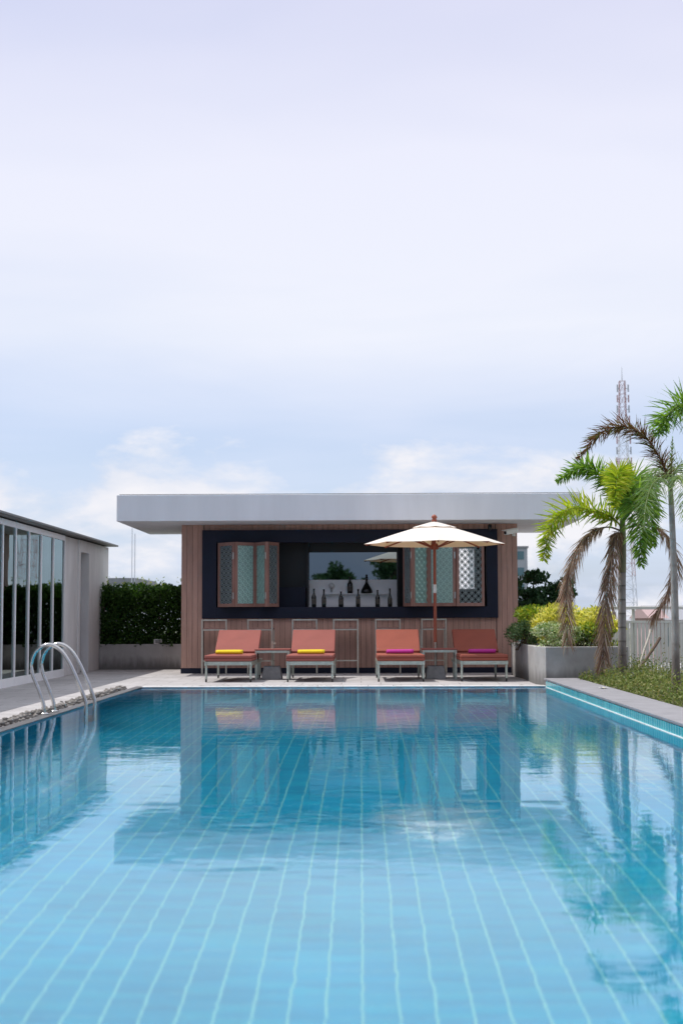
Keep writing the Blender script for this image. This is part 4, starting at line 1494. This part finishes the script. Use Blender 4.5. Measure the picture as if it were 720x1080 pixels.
# ------------------------------------------------------------------ planters and plants
m = MB()
m.box(-5.19, -2.2, 28.3, 28.42, 0, .50)
m.box(-5.19, -2.2, 29.2, 29.32, 0, .50)
m.box(-5.19, -5.07, 28.421, 29.199, 0, .50)
pl = thing('planter', (-3.7, 28.8, 0), 'long low grey concrete planter that holds the clipped hedge', 'planter')
m.build('wall', M['planter_concrete'], pl, bevel=0.006)
m = MB(); m.box(-5.06, -2.2, 28.421, 29.199, .02, .44); m.build('soil_bed', M['soil'], pl)
hedge(-5.18, -2.3, 28.22, 29.1, .45, 1.76)
q = at(167, 678, 28.36)
o = thing('outdoor_speaker', (q.x, 28.36, .50), 'small white box light on the rim of the hedge planter', 'light box')
m = MB(); m.box(q.x - .08, q.x + .08, 28.31, 28.40, .501, .60); m.build('housing', M['white_plastic'], o, bevel=0.012)
m = MB(); m.box(q.x - .06, q.x + .06, 28.303, 28.309, .52, .585); m.build('grille', M['concrete_block'], o)

PO = [(2.72, 21.12), (3.1, 21.2), (3.5, 21.28), (3.97, 21.3), (3.97, 26.6), (2.93, 26.6), (2.93, 25.6), (2.62, 25.0), (2.62, 24.2), (2.65, 23.6), (2.625, 22.4), (2.62, 21.55)]
PI_ = [(2.83, 21.25), (3.1, 21.32), (3.5, 21.4), (3.85, 21.42), (3.85, 26.5), (3.05, 26.5), (3.05, 25.55), (2.74, 24.95), (2.74, 24.2), (2.77, 23.6), (2.745, 22.4), (2.74, 21.6)]
pr = thing('planter', (3.3, 23.5, 0), 'raised angular grey concrete planter full of yellow and variegated shrubs', 'planter')
m = MB()
n = len(PO); H = .565
vs = [(p[0], p[1], -.003) for p in PO] + [(p[0], p[1], H) for p in PO] + [(p[0], p[1], H) for p in PI_] + [(p[0], p[1], .3) for p in PI_]
fs = []
for i in range(n):
    j = (i + 1) % n
    fs += [(i, j, n + j, n + i), (n + i, n + j, 2 * n + j, 2 * n + i), (2 * n + i, 2 * n + j, 3 * n + j, 3 * n + i)]
m.add(vs, fs)
m.build('wall', M['planter_concrete'], pr, bevel=0.008)
m = MB(); m.prism(PI_, .29, .50); m.build('soil_bed', M['soil'], pr)

YG = 'shrubs in the raised planter'
shrub('croton_shrub', 'bright yellow leaved shrub behind the first hanging brown frond', 'shrub',
      blob_clumps(2.95, 3.45, 22.6, 23.5, .62, 1.23, 42, .10, .17), M['leaf_yellow'], 60, (.06, .11), YG)
shrub('croton_shrub', 'yellow and green shrub between the two hanging brown fronds', 'shrub',
      blob_clumps(3.42, 3.92, 21.75, 22.6, .60, 1.17, 44, .10, .16), M['leaf_yellow'], 60, (.06, .11), YG)
shrub('croton_shrub', 'greener low shrub spilling over the planter wall next to the ringed palm trunk', 'shrub',
      blob_clumps(3.25, 3.85, 21.5, 21.9, .55, .92, 34, .09, .14), M['leaf_croton_green'], 55, (.06, .10), YG)
shrub('croton_shrub', 'yellow green shrub against the wood wall of the bar', 'shrub',
      blob_clumps(2.72, 3.12, 24.0, 25.0, .62, 1.22, 34, .11, .17), M['leaf_croton_green'], 55, (.06, .11), YG)
shrub('variegated_shrub', 'grey green fine leaved shrub hanging over the planter beside the last lounger', 'shrub',
      blob_clumps(2.45, 2.85, 22.9, 24.2, .56, .95, 40, .09, .14), M['leaf_grey'], 75, (.035, .065), YG)
shrub('variegated_shrub', 'white flecked low shrub at the front corner of the raised planter', 'shrub',
      blob_clumps(2.70, 3.25, 21.5, 22.6, .55, .93, 44, .09, .14), M['leaf_variegated'], 80, (.035, .065), YG)
shrub('croton_shrub', 'loose yellow green shrub in the middle of the planter, behind the white flecked one', 'shrub',
      blob_clumps(2.80, 3.40, 22.5, 23.9, .60, 1.10, 46, .10, .16), M['leaf_yellow'], 60, (.06, .10), YG)
shrub('variegated_shrub', 'white flecked sprawling shrub at the foot of the first hanging brown frond', 'shrub',
      blob_clumps(3.00, 3.55, 21.45, 22.0, .55, .86, 34, .08, .13), M['leaf_variegated'], 75, (.035, .065), YG)
broad_tree('dark green bushy tree beyond the yellow shrubs at the bar corner', 3.42, 27.4, 0, 1.95, .62, M['leaf_tree'], 46, 75, .11, cz=.70, trunk_r=.05, zr=.85)

# ground cover in the strip by the rim
def ground_cover():
    P, S = [], []
    n_ = 0
    while n_ < 3000:
        x, y = 3.2 + abs(random.gauss(0, 1.0)), random.uniform(9.0, 22.9)
        if x > 6.8: continue
        if mnoise.noise(Vector((x * 1.6, y * 1.6, 0))) < -0.3: continue
        if y > 21.1 and x < 4.05: continue
        h = random.uniform(.08, .25) * (1.25 + mnoise.noise(Vector((x, y * .8, 5)))) * min(1, .5 + (x - 3.2) * 1.2)
        if random.random() < .03: h *= 2.2
        k = random.randint(6, 11)
        tx, ty = random.gauss(0, .05), random.gauss(0, .05)
        for i in range(k):
            f = (i + 1) / k
            P.append((x + tx * f + random.gauss(0, .022), y + ty * f + random.gauss(0, .022), .06 + h * f))
            S.append(random.uniform(.025, .055))
        n_ += 1
    o = leaves_mesh('ground_cover', M['leaf_cover'], P, S, None, up=.5, aspect=.38)
    tag(o, 'low weedy green ground cover growing along the raised pool rim', 'ground cover', kind='stuff')
ground_cover()

# stakes
def stake(p0, p1, Y0_, Y1_, r_, mat, label):
    a, b_ = at(*p0, Y0_), at(*p1, Y1_)
    a.z = .03
    m = MB()
    pts = [a.lerp(b_, i / 8) + Vector((random.gauss(0, .004), 0, random.gauss(0, .004))) for i in range(9)]
    m.tube(pts, [r_ * random.uniform(.85, 1.1) for _ in range(9)], 8)
    tag(m.build('wooden_stake', M[mat], origin=(a.x, a.y, a.z)), label, 'stake', 'stakes leaning by the fence')
stake((668, 706), (685.7, 664.5), 21.4, 21.7, .018, 'stake_pale', 'pale thin wooden stake leaning by the grey fence')
stake((663, 714), (696, 673), 20.9, 21.5, .022, 'stake_dark', 'dark brown wooden stake leaning by the grey fence')
# litter on the rim
m = MB()
q = at(637, 727.6, 17.8)
fl = thing('fallen_flower', (3.02, 17.9, .113), 'small white fallen flower on the grey rim', 'flower')
m = MB()
for k in range(5):
    a = 2 * PI * k / 5 + .3
    c_ = Vector((3.02 + .035 * math.cos(a), 17.9 + .035 * math.sin(a), .122))
    dv = Vector((math.cos(a), math.sin(a), .25)); sd = Vector((-math.sin(a), math.cos(a), 0))
    m.add([c_ - dv * .032, c_ + sd * .02 + Vector((0, 0, .004)), c_ + dv * .034, c_ - sd * .02 + Vector((0, 0, .004)), c_ - Vector((0, 0, .005))],
          [(0, 4, 1), (1, 4, 2), (2, 4, 3), (3, 4, 0)])
m.build('petals', M['white_plastic'], fl, solid=.003)
m = MB(); m.lathe([(.004, 0), (.009, .004), (.008, .010), (.002, .013)], c=(3.02, 17.9, .117), seg=10); m.build('flower_centre', M['towel_yellow'], fl)

# fence
fn = thing('fence', (5.4, 23.2, 0), 'pale grey metal bar fence with a raised handrail behind the palms', 'fence')
FXA, FXB, FY, FYN = 4.0, 6.85, 23.2, 6.0
m = MB()
m.box(FXA, FXB + .03, FY - .03, FY + .03, 1.125, 1.175)
m.box(FXB - .03, FXB + .03, FYN, FY - .031, 1.126, 1.174)
m.build('handrail', M['fence_paint'], fn, bevel=.006)
m = MB()
m.box(FXA, FXB - .031, FY - .018, FY + .018, .905, .945); m.box(FXA, FXB - .031, FY - .018, FY + .018, .07, .11)
m.box(FXB - .018, FXB + .018, FYN, FY - .031, .906, .944); m.box(FXB - .018, FXB + .018, FYN, FY - .031, .10, .14)
m.build('rail', M['fence_paint'], fn)
m = MB()
x = FXA + .05
while x < FXB - .08:
    m.box(x, x + .046, FY - .012, FY + .012, .111, .904); x += .062
y = FYN + .05
while y < FY - .1:
    m.box(FXB - .012, FXB + .012, y, y + .046, .141, .905); y += .062
m.build('bars', M['fence_paint'], fn)
for x in (FXA + .02, 4.42, 5.06, 5.70, 6.34):
    m = MB(); m.box(x - .022, x + .022, FY + .0185, FY + .055, 0, 1.124); m.build('post', M['fence_paint'], fn)
for y in (FY, 21.5, 19.8, 18.1, 16.4, 14.7, 13.0, 11.3, 9.6, 7.9, 6.2):
    m = MB(); m.box(FXB + .0185, FXB + .055, y - .022, y + .022, 0, 1.124); m.build('post', M['fence_paint'], fn)

# ------------------------------------------------------------------ far city
M['far_red'] = pmat('far_red', (0.50, 0.34, 0.36), 0.7, var=.06)
M['far_white'] = pmat('far_white', (0.72, 0.75, 0.82), 0.7, var=.04, scale=1)
M['far_pink'] = pmat('far_pink', (0.58, 0.40, 0.40), 0.8, var=.05, scale=.5)
M['far_grey'] = pmat('far_grey', (0.42, 0.45, 0.50), 0.8, var=.05, scale=.3)
M['far_cream'] = pmat('far_cream', (0.60, 0.56, 0.50), 0.8, var=.05, scale=.3)
M['far_roof_red'] = pmat('far_roof_red', (0.42, 0.30, 0.30), 0.8, var=.1)
M['far_roof_grey'] = pmat('far_roof_grey', (0.30, 0.31, 0.34), 0.8, var=.1)


def lattice_tower():
    D = 210.0
    cx = at(656.8, 480, D).x
    o = thing('radio_mast', (cx, D, BOT), 'tall red and white lattice radio mast rising behind the palms', 'radio mast')
    ztop = at(657, 402, D).z
    zspire = at(657, 387, D).z
    def half(z):
        f = (z - BOT) / (ztop - BOT)
        return 1.9 * (1 - f) ** 1.2 + 0.40
    nseg = 30
    zs = [BOT + (ztop - BOT) * i / nseg for i in range(nseg + 1)]
    parts = {}
    for i in range(nseg):
        key = 'far_red' if (i // 3) % 2 == 1 else 'far_white'
        mm = parts.setdefault(i // 3, (key, MB()))[1]
        h0, h1 = half(zs[i]), half(zs[i + 1])
        c0 = [(cx + sx * h0, D + sy * h0, zs[i]) for sx, sy in ((-1, -1), (1, -1), (1, 1), (-1, 1))]
        c1 = [(cx + sx * h1, D + sy * h1, zs[i + 1]) for sx, sy in ((-1, -1), (1, -1), (1, 1), (-1, 1))]
        for k in range(4):
            k2 = (k + 1) % 4
            mm.tube([c0[k], c1[k]], .05, 5, cap=False)
            mm.tube([c0[k], c1[k2]], .03, 4, cap=False)
            mm.tube([c0[k2], c1[k]], .03, 4, cap=False)
            mm.tube([c1[k], c1[k2]], .03, 4, cap=False)
    for key, mm in parts.values():
        mm.build('lattice_section', M[key], o)
    m = MB(); m.tube([(cx, D, ztop), (cx, D, zspire)], [.09, .03], 6); m.build('spire', M['far_white'], o)
    for i in range(9):
        z = ztop - 1.2 - i * 1.55
        for sx in (-1, 1):
            m = MB()
            xx = cx + sx * (half(z) + .38)
            m.tube([(cx + sx * half(z), D - .5, z), (xx, D - .5, z)], .05, 5)
            m.tube([(xx, D - .5, z - .5), (xx, D - .5, z + .6)], .10, 6)
            m.build('antenna', M['far_red' if i % 2 else 'far_grey'], o)
lattice_tower()


def far_building(name, label, cat, x0, x1, y0, y1, ztop, wall, floors, cols, roof='flat', group=None, rmat='far_roof_grey'):
    o = thing(name, ((x0 + x1) / 2, (y0 + y1) / 2, BOT), label, cat, group)
    m = MB(); m.box(x0, x1, y0, y1, BOT, ztop); m.build('wall', M[wall], o)
    m = MB()
    if roof == 'flat':
        m.box(x0 - .2, x1 + .2, y0 - .2, y1 + .2, ztop + .002, ztop + .35)
    else:
        ym = (y0 + y1) / 2; h = (y1 - y0) * .13
        m.add([(x0 - .4, y0 - .5, ztop), (x1 + .4, y0 - .5, ztop), (x1 + .4, y1 + .5, ztop), (x0 - .4, y1 + .5, ztop), (x0 - .4, ym, ztop + h), (x1 + .4, ym, ztop + h)],
              [(0, 1, 5, 4), (2, 3, 4, 5), (0, 4, 3), (1, 2, 5), (0, 3, 2, 1)])
    m.build('roof', M[rmat], o)
    fh = (ztop - BOT) / floors
    for f in range(max(0, floors - 6), floors):
        for c_ in range(cols):
            ww = (x1 - x0) / cols
            a = x0 + ww * c_ + ww * .2
            m = MB(); m.box(a, a + ww * .6, y0 - .06, y0 - .005, BOT + fh * f + fh * .3, BOT + fh * f + fh * .8)
            m.build('window', M['far_glass'], o)
    return o
D = 260
far_building('high_rise', 'pale blue grey high rise block far behind the bar corner', 'high rise', at(500, 600, D).x, at(556, 600, D).x, D, D + 14, at(550, 578, D).z, 'far_grey', 12, 3)
D = 120
far_building('house', 'small faded pink house with red roof showing over the fence', 'house', at(688, 650, D).x, at(699, 650, D).x, D, D + 8, at(690, 652, D).z, 'far_pink', 7, 3, 'gable', None, 'far_roof_red')
far_building('house', 'pale grey flat roofed house over the fence left of the pink one', 'house', at(660, 650, D).x, at(680, 650, D).x, D + 15, D + 24, at(670, 649.5, D + 15).z, 'far_grey', 7, 4)
far_building('house', 'cream house with grey roof at the frame edge over the fence', 'house', at(703, 650, D).x, at(745, 650, D).x, D + 4, D + 14, at(710, 654, D).z, 'far_cream', 7, 5, 'gable')
far_building('house', 'white flat roofed building just above the hedge by the glass building', 'house', at(80, 620, 90).x, at(140, 620, 90).x, 90, 99, at(120, 615.5, 90).z, 'far_white', 8, 5)
D = 70
for i, (p, y) in enumerate(((139.6, 557), (142.6, 563))):
    q = at(p, y, D)
    m = MB(); m.tube([(q.x, D, BOT), (q.x, D, q.z)], [.035, .022], 6)
    o = m.build('thin_pole', M['far_white'])
    tag(o, ('thin pale pole rising behind the hedge, the taller of two', 'thin pale pole rising behind the hedge, the shorter of two')[i], 'pole', 'thin poles behind the hedge')

# trees and hedge behind the camera, seen in the bar mirror
for i, (x, y, h, r_) in enumerate(((-3.6, -12.2, 4.2, 1.3), (-1.2, -13.4, 3.7, 1.2), (1.4, -12.4, 4.3, 1.25))):
    broad_tree(('bushy tree behind the near pool end on the ladder side', 'shortest bushy tree behind the near pool end, between two others', 'bushy tree behind the near pool end on the palm side')[i],
               x, y, 0, h, r_, M['leaf_tree'], 40, 40, .24, 'trees behind the near pool end', cz=.72, trunk_r=.1, zr=.75)

# ------------------------------------------------------------------ render look
sc.render.engine = 'CYCLES'
sc.view_settings.view_transform = 'Standard'
sc.view_settings.look = 'None'
sc.view_settings.exposure = 0.0
sc.view_settings.gamma = 1.0
sc.view_settings.use_curve_mapping = False
cy = sc.cycles
cy.use_denoising = True
cy.max_bounces = 10
cy.diffuse_bounces = 4
cy.glossy_bounces = 5
cy.transmission_bounces = 6
cy.transparent_max_bounces = 12
cy.caustics_reflective = False
cy.caustics_refractive = True
cy.sample_clamp_indirect = 6.0
